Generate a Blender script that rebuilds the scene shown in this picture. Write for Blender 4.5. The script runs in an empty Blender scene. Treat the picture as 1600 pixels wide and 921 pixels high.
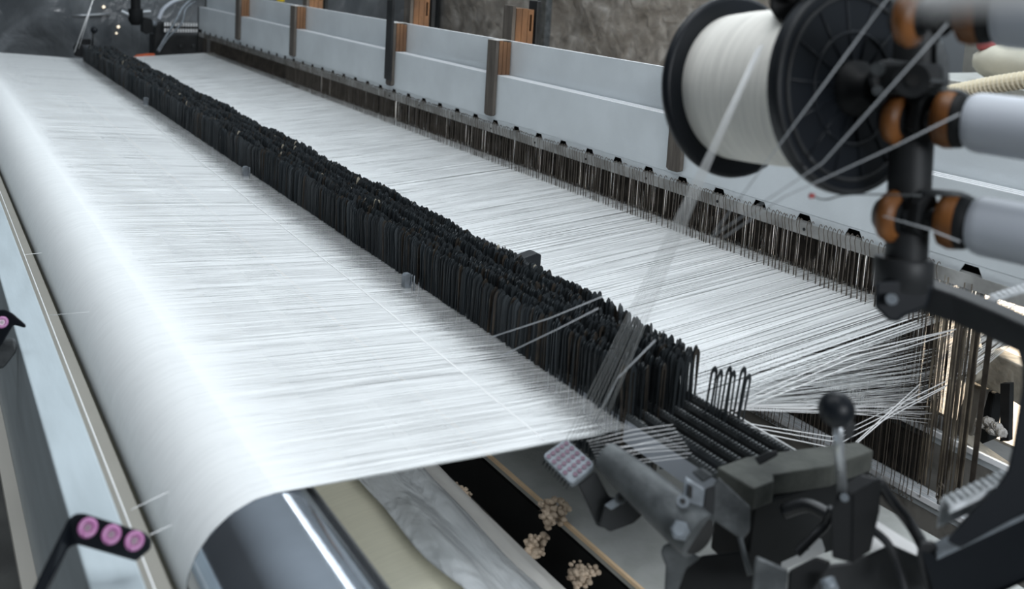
import bpy, bmesh, math, random
from mathutils import Vector, Matrix
random.seed(7)
PI = math.pi
S = bpy.context.scene
COL = S.collection

# ---------------------------------------------------------------- camera
cd = bpy.data.cameras.new('camera')
cd.sensor_width = 36.0
cd.lens = 32.82
cd.shift_y = -0.20656
cd.clip_start = 0.02
cd.dof.use_dof = True
cd.dof.focus_distance = 2.55
cd.dof.aperture_fstop = 3.2
cam = bpy.data.objects.new('camera', cd)
COL.objects.link(cam)
R = Matrix(((0.83789, 0.015336, -0.545624), (-0.542809, 0.12859, -0.829953), (0.057433, 0.991579, 0.116069)))
cam.matrix_world = Matrix.Translation((0, 0, 0.76)) @ R.to_4x4()
S.camera = cam

# ---------------------------------------------------------------- light and exposure
w = bpy.data.worlds.new('hall_daylight')
S.world = w
w.use_nodes = True
wn = w.node_tree.nodes; wl = w.node_tree.links
w_tc = wn.new('ShaderNodeTexCoord'); w_cr = wn.new('ShaderNodeValToRGB')
w_dp = wn.new('ShaderNodeVectorMath'); w_dp.operation = 'DOT_PRODUCT'; w_dp.inputs[1].default_value = (0.42, -0.10, 0.90)
wl.new(w_tc.outputs['Generated'], w_dp.inputs[0]); wl.new(w_dp.outputs['Value'], w_cr.inputs[0])
w_cr.color_ramp.elements[0].position = 0.15; w_cr.color_ramp.elements[0].color = (0.035, 0.040, 0.045, 1)
w_cr.color_ramp.elements[1].position = 0.75; w_cr.color_ramp.elements[1].color = (0.58, 0.67, 0.75, 1)
wl.new(w_cr.outputs[0], wn['Background'].inputs[0])
wn['Background'].inputs[1].default_value = 0.68

def area(name, loc, target, sx, sy, power, color):
    l = bpy.data.lights.new(name, 'AREA')
    l.shape = 'RECTANGLE'; l.size = sx; l.size_y = sy
    l.energy = power; l.color = color
    o = bpy.data.objects.new(name, l)
    COL.objects.link(o)
    o.location = loc
    o.rotation_euler = (Vector(target) - Vector(loc)).to_track_quat('-Z', 'Y').to_euler()
    return o
# high factory windows beyond the loom, on the +X side, and a row of roof lights
area('window_light', (5.5, 3.5, 3.75), (1.5, 3.5, 0.0), 14.0, 0.10, 35, (0.88, 0.95, 1.0))
area('upper_window_light', (5.5, 3.5, 4.5), (1.5, 3.5, 0.0), 14.0, 0.22, 90, (0.88, 0.95, 1.0))
area('roof_light', (2.4, 3.4, 4.2), (1.7, 3.4, 0.0), 2.0, 11.0, 275, (0.90, 0.96, 1.0))
area('end_window_light', (0.3, -5.0, 2.3), (0.9, 1.0, -0.2), 3.0, 1.4, 280, (0.92, 0.96, 1.0))
area('near_roof_light', (0.80, 0.75, 2.2), (1.0, 0.85, 0.6), 0.8, 0.5, 13, (0.96, 0.98, 1.0))  # small fill light added above the bobbin to brighten its yarn

S.view_settings.view_transform = 'Standard'
S.view_settings.look = 'None'
S.view_settings.gamma = 1
S.view_settings.use_curve_mapping = False
S.view_settings.exposure = 0.0
S.render.film_transparent = False

# ---------------------------------------------------------------- materials
def mat(name, col, rough=0.5, metal=0.0, var=0.0, scale=8.0, bump=0.0, bscale=60.0, stretch=None, col2=None, emit=None, estr=0.0, alpha=1.0, trans=0.0, spec=None, lo=0.35, hi=0.65):
    m = bpy.data.materials.new(name); m.use_nodes = True
    nt = m.node_tree; N = nt.nodes; L = nt.links
    b = N['Principled BSDF']
    b.inputs['Base Color'].default_value = (*col, 1)
    b.inputs['Roughness'].default_value = rough
    b.inputs['Metallic'].default_value = metal
    b.inputs['Alpha'].default_value = alpha
    b.inputs['Transmission Weight'].default_value = trans
    if spec is not None: b.inputs['Specular IOR Level'].default_value = spec
    if emit:
        b.inputs['Emission Color'].default_value = (*emit, 1)
        b.inputs['Emission Strength'].default_value = estr
    if var or col2 or bump:
        tc = N.new('ShaderNodeTexCoord')
        mp = N.new('ShaderNodeMapping')
        L.new(tc.outputs['Object'], mp.inputs['Vector'])
        if stretch: mp.inputs['Scale'].default_value = stretch
    if var or col2:
        nz = N.new('ShaderNodeTexNoise'); nz.inputs['Scale'].default_value = scale; nz.inputs['Detail'].default_value = 6
        L.new(mp.outputs[0], nz.inputs['Vector'])
        cr = N.new('ShaderNodeValToRGB')
        c2 = col2 if col2 else tuple(max(0, c * (1 - var)) for c in col)
        cr.color_ramp.elements[0].position = lo; cr.color_ramp.elements[1].position = hi
        cr.color_ramp.elements[0].color = (*c2, 1)
        cr.color_ramp.elements[1].color = (*col, 1)
        L.new(nz.outputs['Fac'], cr.inputs[0]); L.new(cr.outputs[0], b.inputs['Base Color'])
    if bump:
        n2 = N.new('ShaderNodeTexNoise'); n2.inputs['Scale'].default_value = bscale; n2.inputs['Detail'].default_value = 4
        L.new(mp.outputs[0], n2.inputs['Vector'])
        bp = N.new('ShaderNodeBump'); bp.inputs['Strength'].default_value = bump; bp.inputs['Distance'].default_value = 0.01
        L.new(n2.outputs['Fac'], bp.inputs['Height']); L.new(bp.outputs[0], b.inputs['Normal'])
    return m

M = {}
M['yarn'] = mat('white_yarn', (0.80, 0.812, 0.812), 0.8, var=0.06, scale=30, stretch=(0.3, 6, 1), spec=0.15)
M['bobbin_yarn'] = mat('bobbin_yarn', (0.93, 0.91, 0.85), 0.7, var=0.14, scale=14, stretch=(0.6, 14, 0.6), bump=0.4, bscale=60, spec=0.2)
M['thread'] = mat('single_thread', (0.80, 0.80, 0.80), 0.6)
M['bundle'] = mat('dull_white_thread', (0.60, 0.61, 0.61), 0.7)
M['thin'] = mat('grey_thread', (0.42, 0.44, 0.46), 0.7)
M['beam_yarn'] = mat('beam_yarn', (0.80, 0.77, 0.62), 0.85, var=0.07, scale=20, stretch=(0.5, 14, 0.5), spec=0.1)
M['dropper'] = mat('blued_steel', (0.034, 0.042, 0.048), 0.45, metal=0.2, col2=(0.016, 0.019, 0.021), scale=40, stretch=(1, 1, 0.05))
M['dropper_rust'] = mat('browned_steel', (0.05, 0.04, 0.03), 0.5, metal=0.3, col2=(0.02, 0.018, 0.016), scale=40)
M['dropper_pale'] = mat('pale_worn_steel', (0.42, 0.38, 0.30), 0.5, metal=0.3)
M['heddle'] = mat('heddle_steel', (0.085, 0.072, 0.06), 0.55, metal=0.2, spec=0.25, col2=(0.035, 0.03, 0.026), scale=20)
M['heddle_gold'] = mat('bright_heddle_steel', (0.34, 0.29, 0.22), 0.4, metal=0.6, col2=(0.12, 0.10, 0.08), scale=20)
M['heddle_front'] = mat('heddle_wire', (0.10, 0.085, 0.07), 0.45, metal=0.3)
M['alu'] = mat('matt_aluminium', (0.72, 0.77, 0.80), 0.42, metal=0.2, var=0.10, scale=5, bump=0.08, bscale=150)
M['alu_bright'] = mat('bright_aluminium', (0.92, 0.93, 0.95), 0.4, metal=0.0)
M['rail'] = mat('dull_rail_steel', (0.44, 0.44, 0.43), 0.45, metal=0.2, col2=(0.24, 0.24, 0.23), scale=14)
M['grimy'] = mat('grimy_grey_paint', (0.24, 0.23, 0.21), 0.5, metal=0.1, col2=(0.09, 0.085, 0.075), scale=9, lo=0.3, hi=0.5, bump=0.15)
M['chrome'] = mat('polished_steel', (0.66, 0.71, 0.78), 0.10, metal=0.95, var=0.18, scale=5, bump=0.05, bscale=7)
M['hole'] = mat('dark_opening', (0.012, 0.012, 0.012), 0.8)
M['wood_face'] = mat('weathered_wood', (0.11, 0.095, 0.08), 0.7, col2=(0.06, 0.05, 0.042), scale=12, stretch=(1, 8, 0.6), bump=0.3, bscale=60)
M['wood_orange'] = mat('orange_plywood', (0.21, 0.10, 0.042), 0.6, col2=(0.09, 0.045, 0.022), scale=10, stretch=(1, 6, 0.5), bump=0.2, bscale=60)
M['dust'] = mat('lint_dust', (0.62, 0.60, 0.57), 0.95, var=0.3, scale=60, bump=1.0, bscale=90)
M['cotton'] = mat('cotton_fluff', (0.62, 0.50, 0.38), 0.95, col2=(0.30, 0.24, 0.18), scale=25, bump=1.0, bscale=50)
M['iron'] = mat('dark_iron', (0.028, 0.030, 0.032), 0.5, metal=0.2, var=0.4, scale=14, spec=0.3)
M['black'] = mat('black_plastic', (0.006, 0.008, 0.011), 0.42, spec=0.25)
M['blackmatt'] = mat('matt_black_paint', (0.008, 0.009, 0.010), 0.6, var=0.4, scale=12, spec=0.2)
M['greygreen'] = mat('dusty_grey_paint', (0.085, 0.088, 0.078), 0.65, spec=0.2, col2=(0.05, 0.052, 0.047), scale=20, bump=0.3, bscale=60)
M['cast'] = mat('cast_grey_steel', (0.10, 0.108, 0.112), 0.5, metal=0.3, spec=0.3, col2=(0.045, 0.05, 0.053), scale=25, bump=0.2, bscale=50)
M['castlight'] = mat('light_cast_alloy', (0.24, 0.27, 0.30), 0.45, metal=0.2, spec=0.3, col2=(0.14, 0.155, 0.17), scale=25, bump=0.15, bscale=60)
M['bluebeam'] = mat('pale_blue_paint', (0.44, 0.50, 0.53), 0.4, var=0.12, scale=5, stretch=(6, 1, 6), bump=0.05, bscale=15)
M['bluegrey'] = mat('blue_grey_paint', (0.30, 0.38, 0.44), 0.5, var=0.2, scale=4)
M['tan'] = mat('tan_strip', (0.30, 0.285, 0.25), 0.7, var=0.1, scale=6)
M['beige'] = mat('beige_edge', (0.50, 0.47, 0.42), 0.6)
M['pink'] = mat('pink_ceramic', (0.36, 0.14, 0.30), 0.2)
M['pinkpale'] = mat('mauve_ceramic', (0.15, 0.085, 0.125), 0.35)
M['orange'] = mat('amber_rubber', (0.22, 0.085, 0.024), 0.45, var=0.5, scale=20, spec=0.3)
M['tubegrey'] = mat('pale_grey_tube', (0.42, 0.45, 0.50), 0.5, var=0.06, scale=6)
M['deck'] = mat('grey_painted_deck', (0.46, 0.47, 0.455), 0.55, col2=(0.39, 0.40, 0.38), scale=18, bump=0.25, bscale=45)
M['floor'] = mat('oily_concrete', (0.13, 0.13, 0.125), 0.6, col2=(0.07, 0.07, 0.068), scale=4, bump=0.2, bscale=30)
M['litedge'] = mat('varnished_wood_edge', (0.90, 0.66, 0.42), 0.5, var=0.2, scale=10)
M['paper'] = mat('off_white_paper', (0.80, 0.78, 0.74), 0.8, var=0.12, scale=7, bump=0.5, bscale=9)
M['hosew'] = mat('cream_hose', (0.75, 0.68, 0.52), 0.5)
M['bagcloth'] = mat('cream_sack', (0.55, 0.53, 0.44), 0.8, var=0.25, scale=5, bump=0.8, bscale=8)
M['red'] = mat('red_sack', (0.45, 0.10, 0.10), 0.7, var=0.3, scale=20)
M['orangered'] = mat('orange_red_paint', (0.55, 0.10, 0.03), 0.5)
M['yellow'] = mat('yellow_paint', (0.7, 0.5, 0.02), 0.5)
M['whiteplastic'] = mat('white_plastic', (0.78, 0.78, 0.78), 0.4)
M['comb'] = mat('lint_covered_plastic', (0.60, 0.62, 0.64), 0.7, col2=(0.3, 0.32, 0.33), scale=50, bump=0.6, bscale=60)
M['cable'] = mat('black_cable', (0.015, 0.016, 0.018), 0.4)
M['warmlamp'] = mat('warm_lamp', (1, 0.9, 0.75), 0.5, emit=(1.0, 0.80, 0.56), estr=10.0)
M['sheathing'] = mat('steel_tube', (0.40, 0.42, 0.44), 0.3, metal=0.7)
M['warmcast'] = mat('cream_cast_iron', (0.42, 0.39, 0.33), 0.55, col2=(0.26, 0.24, 0.20), scale=20, bump=0.3, bscale=60)  # cream tone stands for warm light on the cast parts

def film_mat(name, c1, c2, c3, scale, rough, alpha=1.0, stretch=(1, 1, 1), bump=0.6, p=(0.3, 0.55, 0.8), dist=1.6):
    m = bpy.data.materials.new(name); m.use_nodes = True
    N = m.node_tree.nodes; L = m.node_tree.links; b = N['Principled BSDF']
    tc = N.new('ShaderNodeTexCoord'); mp = N.new('ShaderNodeMapping'); mp.inputs['Scale'].default_value = stretch
    L.new(tc.outputs['Object'], mp.inputs[0])
    nz = N.new('ShaderNodeTexNoise'); nz.inputs['Scale'].default_value = scale; nz.inputs['Detail'].default_value = 7; nz.inputs['Distortion'].default_value = dist
    L.new(mp.outputs[0], nz.inputs['Vector'])
    cr = N.new('ShaderNodeValToRGB'); e = cr.color_ramp.elements
    e[0].position = p[0]; e[0].color = (*c1, 1); e[1].position = p[1]; e[1].color = (*c2, 1)
    x = e.new(p[2]); x.color = (*c3, 1)
    L.new(nz.outputs['Fac'], cr.inputs[0]); L.new(cr.outputs[0], b.inputs['Base Color'])
    b.inputs['Roughness'].default_value = rough; b.inputs['Alpha'].default_value = alpha
    bp = N.new('ShaderNodeBump'); bp.inputs['Strength'].default_value = bump; bp.inputs['Distance'].default_value = 0.05
    n2 = N.new('ShaderNodeTexNoise'); n2.inputs['Scale'].default_value = scale * 1.5; n2.inputs['Distortion'].default_value = dist*1.5; n2.inputs['Detail'].default_value = 5
    L.new(mp.outputs[0], n2.inputs['Vector']); L.new(n2.outputs['Fac'], bp.inputs['Height']); L.new(bp.outputs[0], b.inputs['Normal'])
    return m
M['film_far'] = film_mat('dark_plastic_film', (0.055, 0.062, 0.07), (0.12, 0.13, 0.14), (0.28, 0.30, 0.32), 1.6, 0.2, stretch=(1.2, 1, 0.8), bump=0.5)
M['film_side'] = film_mat('crumpled_grey_film', (0.20, 0.18, 0.155), (0.36, 0.33, 0.295), (0.75, 0.73, 0.69), 6.0, 0.3, stretch=(1, 1, 1.0), bump=0.6, dist=0.5)
M['film_beam'] = film_mat('clear_plastic_wrap', (0.62, 0.64, 0.65), (0.70, 0.73, 0.75), (0.80, 0.83, 0.86), 5.0, 0.25, alpha=0.7, stretch=(2, 0.6, 2), bump=0.6, dist=0.4)

# ---------------------------------------------------------------- mesh helpers
class MB:
    def __init__(s): s.v = []; s.f = []; s.sm = []; s.mi = []
    def add(s, vs, fs, smooth=False, mi=0):
        o = len(s.v); s.v.extend([tuple(v) for v in vs])
        for f in fs: s.f.append(tuple(i + o for i in f)); s.sm.append(smooth); s.mi.append(mi)
        return s
    def box(s, a, b, mi=0):
        x0, y0, z0 = a; x1, y1, z1 = b
        vs = [(x0,y0,z0),(x1,y0,z0),(x1,y1,z0),(x0,y1,z0),(x0,y0,z1),(x1,y0,z1),(x1,y1,z1),(x0,y1,z1)]
        return s.add(vs, [(3,2,1,0),(4,5,6,7),(0,1,5,4),(1,2,6,5),(2,3,7,6),(3,0,4,7)], False, mi)
    def prism(s, pts, off, mi=0):
        n = len(pts); off = Vector(off)
        vs = [Vector(p) for p in pts] + [Vector(p) + off for p in pts]
        fs = [tuple(range(n)), tuple(reversed(range(n, 2*n)))] + [(i, i+n, (i+1) % n + n, (i+1) % n) for i in range(n)]
        return s.add(vs, fs, False, mi)
    def cyl(s, p0, p1, r0, r1=None, n=24, caps=True, smooth=True, mi=0):
        return s.loft(p0, p1, [(0, r0), (1, r0 if r1 is None else r1)], n, caps, smooth, mi)
    def loft(s, p0, p1, prof, n=32, caps=True, smooth=True, mi=0):
        p0 = Vector(p0); p1 = Vector(p1); d = p1 - p0
        z = d.normalized(); x = z.orthogonal().normalized(); y = z.cross(x)
        vs = []; fs = []
        for t, r in prof:
            c = p0 + d * t
            for i in range(n):
                a = 2*PI*i/n; vs.append(c + x*(r*math.cos(a)) + y*(r*math.sin(a)))
        m = len(prof)
        for k in range(m-1):
            for i in range(n):
                j = (i+1) % n; fs.append((k*n+i, k*n+j, (k+1)*n+j, (k+1)*n+i))
        s.add(vs, fs, smooth, mi)
        if caps:
            o = len(s.v)
            s.add([vs[i] for i in range(n)], [tuple(reversed(range(n)))], False, mi)
            s.add([vs[(m-1)*n+i] for i in range(n)], [tuple(range(n))], False, mi)
        return s
    def tube(s, path, r, n=8, smooth=True, mi=0, r1=None):
        path = [Vector(p) for p in path]; m = len(path); vs = []; fs = []
        x = None
        for k, p in enumerate(path):
            t = (path[min(k+1, m-1)] - path[max(k-1, 0)]).normalized()
            if x is None: x = t.orthogonal().normalized()
            else:
                x = (x - t * x.dot(t)).normalized()
            y = t.cross(x); rr = r if r1 is None else r + (r1 - r) * k / (m-1)
            for i in range(n):
                a = 2*PI*i/n; vs.append(p + x*(rr*math.cos(a)) + y*(rr*math.sin(a)))
        for k in range(m-1):
            for i in range(n):
                j = (i+1) % n; fs.append((k*n+i, k*n+j, (k+1)*n+j, (k+1)*n+i))
        fs.append(tuple(reversed(range(n)))); fs.append(tuple((m-1)*n+i for i in range(n)))
        return s.add(vs, fs, smooth, mi)
    def sweep(s, path, u, wid, v, hei, mi=0):
        # rectangular section swept along a path; u, v fixed section axes
        u = Vector(u).normalized() * wid/2; v = Vector(v).normalized() * hei/2
        path = [Vector(p) for p in path]; vs = []; fs = []
        for p in path: vs += [p-u-v, p+u-v, p+u+v, p-u+v]
        for k in range(len(path)-1):
            for i in range(4):
                j = (i+1) % 4; fs.append((k*4+i, k*4+j, (k+1)*4+j, (k+1)*4+i))
        m = len(path)-1
        fs.append((3,2,1,0)); fs.append((m*4, m*4+1, m*4+2, m*4+3))
        return s.add(vs, fs, False, mi)
    def ball(s, c, r, n=20, sq=(1,1,1), rough=0.0, mi=0):
        c = Vector(c); vs = [c + Vector((0,0,r*sq[2]))]; fs = []
        m = n//2
        for k in range(1, m):
            ph = PI*k/m
            for i in range(n):
                a = 2*PI*i/n; q = 1 + rough*(random.random()-0.5)
                vs.append(c + Vector((r*sq[0]*math.sin(ph)*math.cos(a), r*sq[1]*math.sin(ph)*math.sin(a), r*sq[2]*math.cos(ph)))*q)
        vs.append(c - Vector((0,0,r*sq[2])))
        for i in range(n): fs.append((0, 1+i, 1+(i+1) % n))
        for k in range(m-2):
            for i in range(n):
                j = (i+1) % n; fs.append((1+k*n+i, 1+(k+1)*n+i, 1+(k+1)*n+j, 1+k*n+j))
        e = len(vs)-1; b = 1+(m-2)*n
        for i in range(n): fs.append((e, b+(i+1) % n, b+i))
        return s.add(vs, fs, True, mi)
    def mesh(s, name, *ms):
        me = bpy.data.meshes.new(name); me.from_pydata(s.v, [], s.f)
        me.polygons.foreach_set('use_smooth', s.sm); me.polygons.foreach_set('material_index', s.mi)
        for m in ms: me.materials.append(m)
        me.update(); return me
    def build(s, name, m, parent=None, bevel=0.0, solid=0.0, under=None):
        ms = m if isinstance(m, (list, tuple)) else [m]
        if parent is not None:
            inv = parent.matrix_basis.translation
            s.v = [tuple(Vector(p) - inv) for p in s.v]
        me = s.mesh(name, *ms)
        o = bpy.data.objects.new(name, me); COL.objects.link(o)
        if parent is not None: o.parent = under if under is not None else parent
        if solid:
            md = o.modifiers.new('solid', 'SOLIDIFY'); md.thickness = solid
        if bevel:
            md = o.modifiers.new('bevel', 'BEVEL'); md.width = bevel; md.segments = 2; md.limit_method = 'ANGLE'
        return o

def tag(o, label, cat, group=None, kind=None):
    o['label'] = label; o['category'] = cat
    if group: o['group'] = group
    if kind: o['kind'] = kind
    return o
def thing(name, loc, label, cat, group=None):
    o = bpy.data.objects.new(name, None); COL.objects.link(o)
    o.location = loc; o.empty_display_size = 0.02
    return tag(o, label, cat, group)
def struct(name, mb, m, **k):
    o = mb.build(name, m, **k); o['kind'] = 'structure'; return o
def arc(c, r, a0, a1, n, x=(1,0,0), y=(0,0,1)):
    c = Vector(c); x = Vector(x); y = Vector(y)
    return [c + x*(r*math.cos(a0+(a1-a0)*i/n)) + y*(r*math.sin(a0+(a1-a0)*i/n)) for i in range(n+1)]
def bez(p0, p1, p2, p3, n=12):
    p = [Vector(q) for q in (p0, p1, p2, p3)]; out = []
    for i in range(n+1):
        t = i/n; out.append(p[0]*(1-t)**3 + p[1]*3*t*(1-t)**2 + p[2]*3*t*t*(1-t) + p[3]*t**3)
    return out
def spline(pts, k=6):
    pts = [Vector(p) for p in pts]; out = []
    for i in range(len(pts)-1):
        p0 = pts[max(i-1, 0)]; p1 = pts[i]; p2 = pts[i+1]; p3 = pts[min(i+2, len(pts)-1)]
        for j in range(k):
            t = j/k; out.append(0.5*((2*p1)+(p2-p0)*t+(2*p0-5*p1+4*p2-p3)*t*t+(3*p1-p0-3*p2+p3)*t**3))
    out.append(pts[-1]); return out

YN, YF = 1.14, 7.08          # near and far selvedge of the warp

# ================================================================ SETTING
struct('floor', MB().box((-6, -3, -1.1), (14, 14, -1.0)), M['floor'])
# far partition of dark plastic film
g = MB()
nx, nz = 60, 30
vs = []; fs = []
for j in range(nz+1):
    for i in range(nx+1):
        x = -2.5 + 7.2*i/nx; z = -1.0 + 3.4*j/nz
        y = 9.0 + 0.05*math.sin(x*3.1+z*2.3) + 0.03*math.sin(x*9+z*5) + random.uniform(-.012, .012)
        if z > -0.03: y -= 0.08
        vs.append((x, y, z))
for j in range(nz):
    for i in range(nx):
        a = j*(nx+1)+i; fs.append((a, a+1, a+nx+2, a+nx+1))
g.add(vs, fs, True)
struct('wall_far', g, M['film_far'], solid=0.01)
# side partition of crumpled grey film
g = MB(); vs = []; fs = []
ny, nz = 90, 26
for j in range(nz+1):
    for i in range(ny+1):
        y = 3.3 + 15.0*i/ny; z = -1.0 + 2.3*j/nz
        x = 4.5 + 0.05*math.sin(y*4.1+z*2.7)*math.sin(z*5+y) + random.uniform(-.02, .02)
        vs.append((x, y, z))
for j in range(nz):
    for i in range(ny):
        a = j*(ny+1)+i; fs.append((a, a+1, a+ny+2, a+ny+1))
g.add(vs, fs, True)
struct('wall_right', g, M['film_side'], solid=0.01)
struct('wall_back', MB().box((6.0, -2.0, -1.0), (6.1, 3.6, 1.3)), mat('grey_plaster', (0.26, 0.26, 0.24), 0.8, col2=(0.19, 0.19, 0.175), scale=5, bump=0.3, bscale=20))

# ================================================================ WHIP ROLLER
RC = (0.402, -0.058); RR = 0.108
rl = thing('steel_roller', (RC[0], 0, RC[1]), 'long polished steel roller carrying the white warp over its top', 'roller')
g = MB(); g.cyl((RC[0], -0.2, RC[1]), (RC[0], 7.25, RC[1]), RR, n=96); g.build('roller_barrel', M['chrome'], rl)
g = MB(); g.cyl((RC[0], 7.25, RC[1]), (RC[0], 7.5, RC[1]), 0.03); g.build('roller_shaft', M['cast'], rl)

# ================================================================ WARP
def warp():
    vs = []; fs = []; mi = []
    y = YN + 0.002; pitch = 0.00125
    sl = -0.09
    # angle where sheet leaves the roller
    at = math.atan2(1, 0.09)
    rr = RR + 0.0012
    tx = RC[0] + rr*math.cos(at); tz = RC[1] + rr*math.sin(at)
    layer = 0
    while True:
        if y >= YF:
            if layer == 1: break
            layer = 1; y = YN + 0.0027
        p = pitch * (1.0 if y < 4 else 1.5)
        w = p * 1.0
        if random.random() < 0.05: w *= 0.6
        gapR = random.random() < 0.06
        z0 = random.uniform(-.0006, .0006) - 0.0035*layer
        yy = y + random.uniform(-.15, .15)*p
        low = random.random() < (0.02 if layer == 0 else 0.10)
        zh = -0.085 if low else 0.042 + random.uniform(-.004, .002)
        if y < 1.34 and random.random() < 0.62*(1.34-y)/0.2+0.12:
            zh = random.uniform(-0.14, -0.02)
        wav = random.uniform(-.0008, .0008)
        path = []
        for k in range(8):
            a = PI*1.12 + (at - PI*1.12)*k/7
            path.append((RC[0]+(rr-0.001*layer)*math.cos(a), yy, RC[1]+(rr-0.001*layer)*math.sin(a), p*1.12))
        fr = random.uniform(0.74, 0.88)
        tw = random.choice((0.22, 0.4, 0.15)) if layer == 0 else 0.12
        for t, q in ((0.25, 1), (0.5, 1), (0.70, 1), (fr, 1.0), (fr+0.07, tw), (1.0, tw)):
            path.append((tx+(1.03-tx)*t, yy+wav*math.sin(t*9), tz+(0.0-tz)*t+z0, w*q))
        path.append((1.21, yy, 0.0+z0, w*0.8))
        wr = (0.75 if gapR else 1.5)
        for t in (0.2, 0.55, 0.85, 1.0):
            path.append((1.21+0.69*t, yy, zh*t+z0, w*wr*(1-0.12*t)))
        path.append((2.02, yy, zh*1.05, w*0.8))
        path.append((2.45, yy, 0.0, w*0.9))
        o = len(vs)
        for (x, y_, z, ww) in path:
            vs.append((x, y_-ww/2, z)); vs.append((x, y_+ww/2, z))
        for k in range(len(path)-1):
            a = o+2*k; fs.append((a, a+2, a+3, a+1))
        y += p
    me = bpy.data.meshes.new('warp_sheet'); me.from_pydata(vs, [], fs)
    me.materials.append(M['yarn'])
    me.polygons.foreach_set('use_smooth', [True]*len(fs)); me.update()
    o = bpy.data.objects.new('warp_sheet', me); COL.objects.link(o)
    tag(o, 'broad white sheet of warp threads running from the steel roller to the heddles', 'warp threads', kind='stuff')
warp()
# cord along the sheet in front of the drop wires
g = MB(); g.tube([(0.86, 1.15, 0.0135), (0.885, 2.0, 0.0125), (0.90, 3.0, 0.0115), (0.92, 4.5, 0.009)], 0.0013, 6)
tag(g.build('lease_cord', M['thread']), 'thin white cord lying lengthways on the warp beside the drop wires', 'cord')
g = MB(); g.tube([(1.235, 1.14, 0.002), (1.235, 1.05, 0.0), (1.25, 0.9, -0.01)], 0.0016, 6)
tag(g.build('string', M['thread']), 'white cord running past the near end of the last drop wire bar', 'cord')

# ================================================================ DROP WIRES
ROWS = [1.040, 1.072, 1.104, 1.136, 1.168, 1.200]
NEAR = [1.155, 1.15, 1.145, 1.14, 1.15, 1.165]
def dropper_outline(w, top, bot, n=5):
    pts = [(-w/2, bot), (-w/2, top-w*0.75)]
    for i in range(1, n): 
        a = PI - PI*i/n
        pts.append((w/2*math.cos(a), top-w*0.75+w*0.75*math.sin(a)))
    pts += [(w/2, top-w*0.75), (w/2, bot)]
    return pts
def dropper_mesh():
    g = MB(); w = 0.0135; th = 0.0011; top = 0.108; bot = -0.10
    out = [(-w/2, bot), (-w/2, top-0.012), (-w*0.32, top-0.004), (0, top), (w*0.32, top-0.004), (w/2, top-0.012), (w/2, bot)]
    i_w = w*0.42
    inn = [(-i_w/2, -0.02), (-i_w/2, top-0.018), (-i_w*0.3, top-0.013), (0, top-0.011), (i_w*0.3, top-0.013), (i_w/2, top-0.018), (i_w/2, -0.02)]
    n = len(out)
    vs = [(x, -th/2, z) for x, z in out] + [(x, -th/2, z) for x, z in inn] + [(x, th/2, z) for x, z in out] + [(x, th/2, z) for x, z in inn]
    fs = []
    for i in range(n):
        j = (i+1) % n
        fs.append((i, j, n+j, n+i)); fs.append((2*n+i, 3*n+i, 3*n+j, 2*n+j))
        fs.append((i, 2*n+i, 2*n+j, j)); fs.append((n+i, n+j, 3*n+j, 3*n+i))
    g.add(vs, fs); return g.mesh('drop_wire', M['dropper'])
dm = dropper_mesh()
dm2 = dm.copy(); dm2.materials[0] = M['dropper_rust']
dm3 = dm.copy(); dm3.materials[0] = M['dropper_pale']
PITCH = 0.0042
cnt = 0; rest = []
ends = []
for r, x in enumerate(ROWS):
    y = NEAR[r]
    k = 0
    while y < 6.93:
        wob = 0.004*math.sin(y*7+r*2)+0.003*math.sin(y*19+r)
        jx = random.gauss(0, 0.0016); jz = wob + random.gauss(0, 0.0032)
        tilt = random.gauss(0, 0.025) + 0.03*math.sin(y*5+r); rz = random.gauss(0.0, 0.25)+0.25*math.sin(y*11+r*1.3)
        if k < 49:
            o = bpy.data.objects.new('drop_wire', random.choices((dm, dm2), (8, 1))[0])
            COL.objects.link(o)
            o.location = (x+jx, y, jz-0.004); o.rotation_euler = (random.gauss(0.02, 0.03), tilt, rz)
            tag(o, 'dark blued steel drop wire hanging upright in the packed near end of the bank', 'drop wire', 'drop wires in the near end of the bank')
            cnt += 1
        else:
            rest.append((x+jx, y, jz-0.004, tilt, rz))
        y += PITCH*random.uniform(0.7, 1.3); k += 1
vs = []; fs = []; mi = []
T = 0.0013; W = 0.0145
for (x, y, z, ti, rz) in rest:
    o = len(vs); ct = math.cos(rz); st = math.sin(rz)
    prof = [(-W/2, -0.10), (-W/2, 0.094), (-W*0.3, 0.104), (0, 0.108), (W*0.3, 0.104), (W/2, 0.094), (W/2, -0.10)]
    for sgn in (-1, 1):
        for (px, pz) in prof:
            qx = px + pz*math.tan(ti); vs.append((x+qx*ct-sgn*T/2*st, y+qx*st+sgn*T/2*ct, z+pz))
    n = len(prof)
    fs.append(tuple(o+i for i in range(n))); fs.append(tuple(o+n+i for i in reversed(range(n))))
    for i in range(n-1): fs.append((o+i, o+n+i, o+n+i+1, o+i+1))
    m_ = random.choices((0, 1, 2), (90, 9, 0.35))[0]
    mi += [m_]*(2+n-1)
me = bpy.data.meshes.new('drop_wire_bank'); me.from_pydata(vs, [], fs)
for q in ('dropper', 'dropper_rust', 'dropper_pale'): me.materials.append(M[q])
me.polygons.foreach_set('material_index', mi); me.update()
o = bpy.data.objects.new('drop_wire_bank', me); COL.objects.link(o)
tag(o, 'long bank of packed dark drop wires running away between the two white warp sheets', 'drop wires', kind='stuff')
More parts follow.
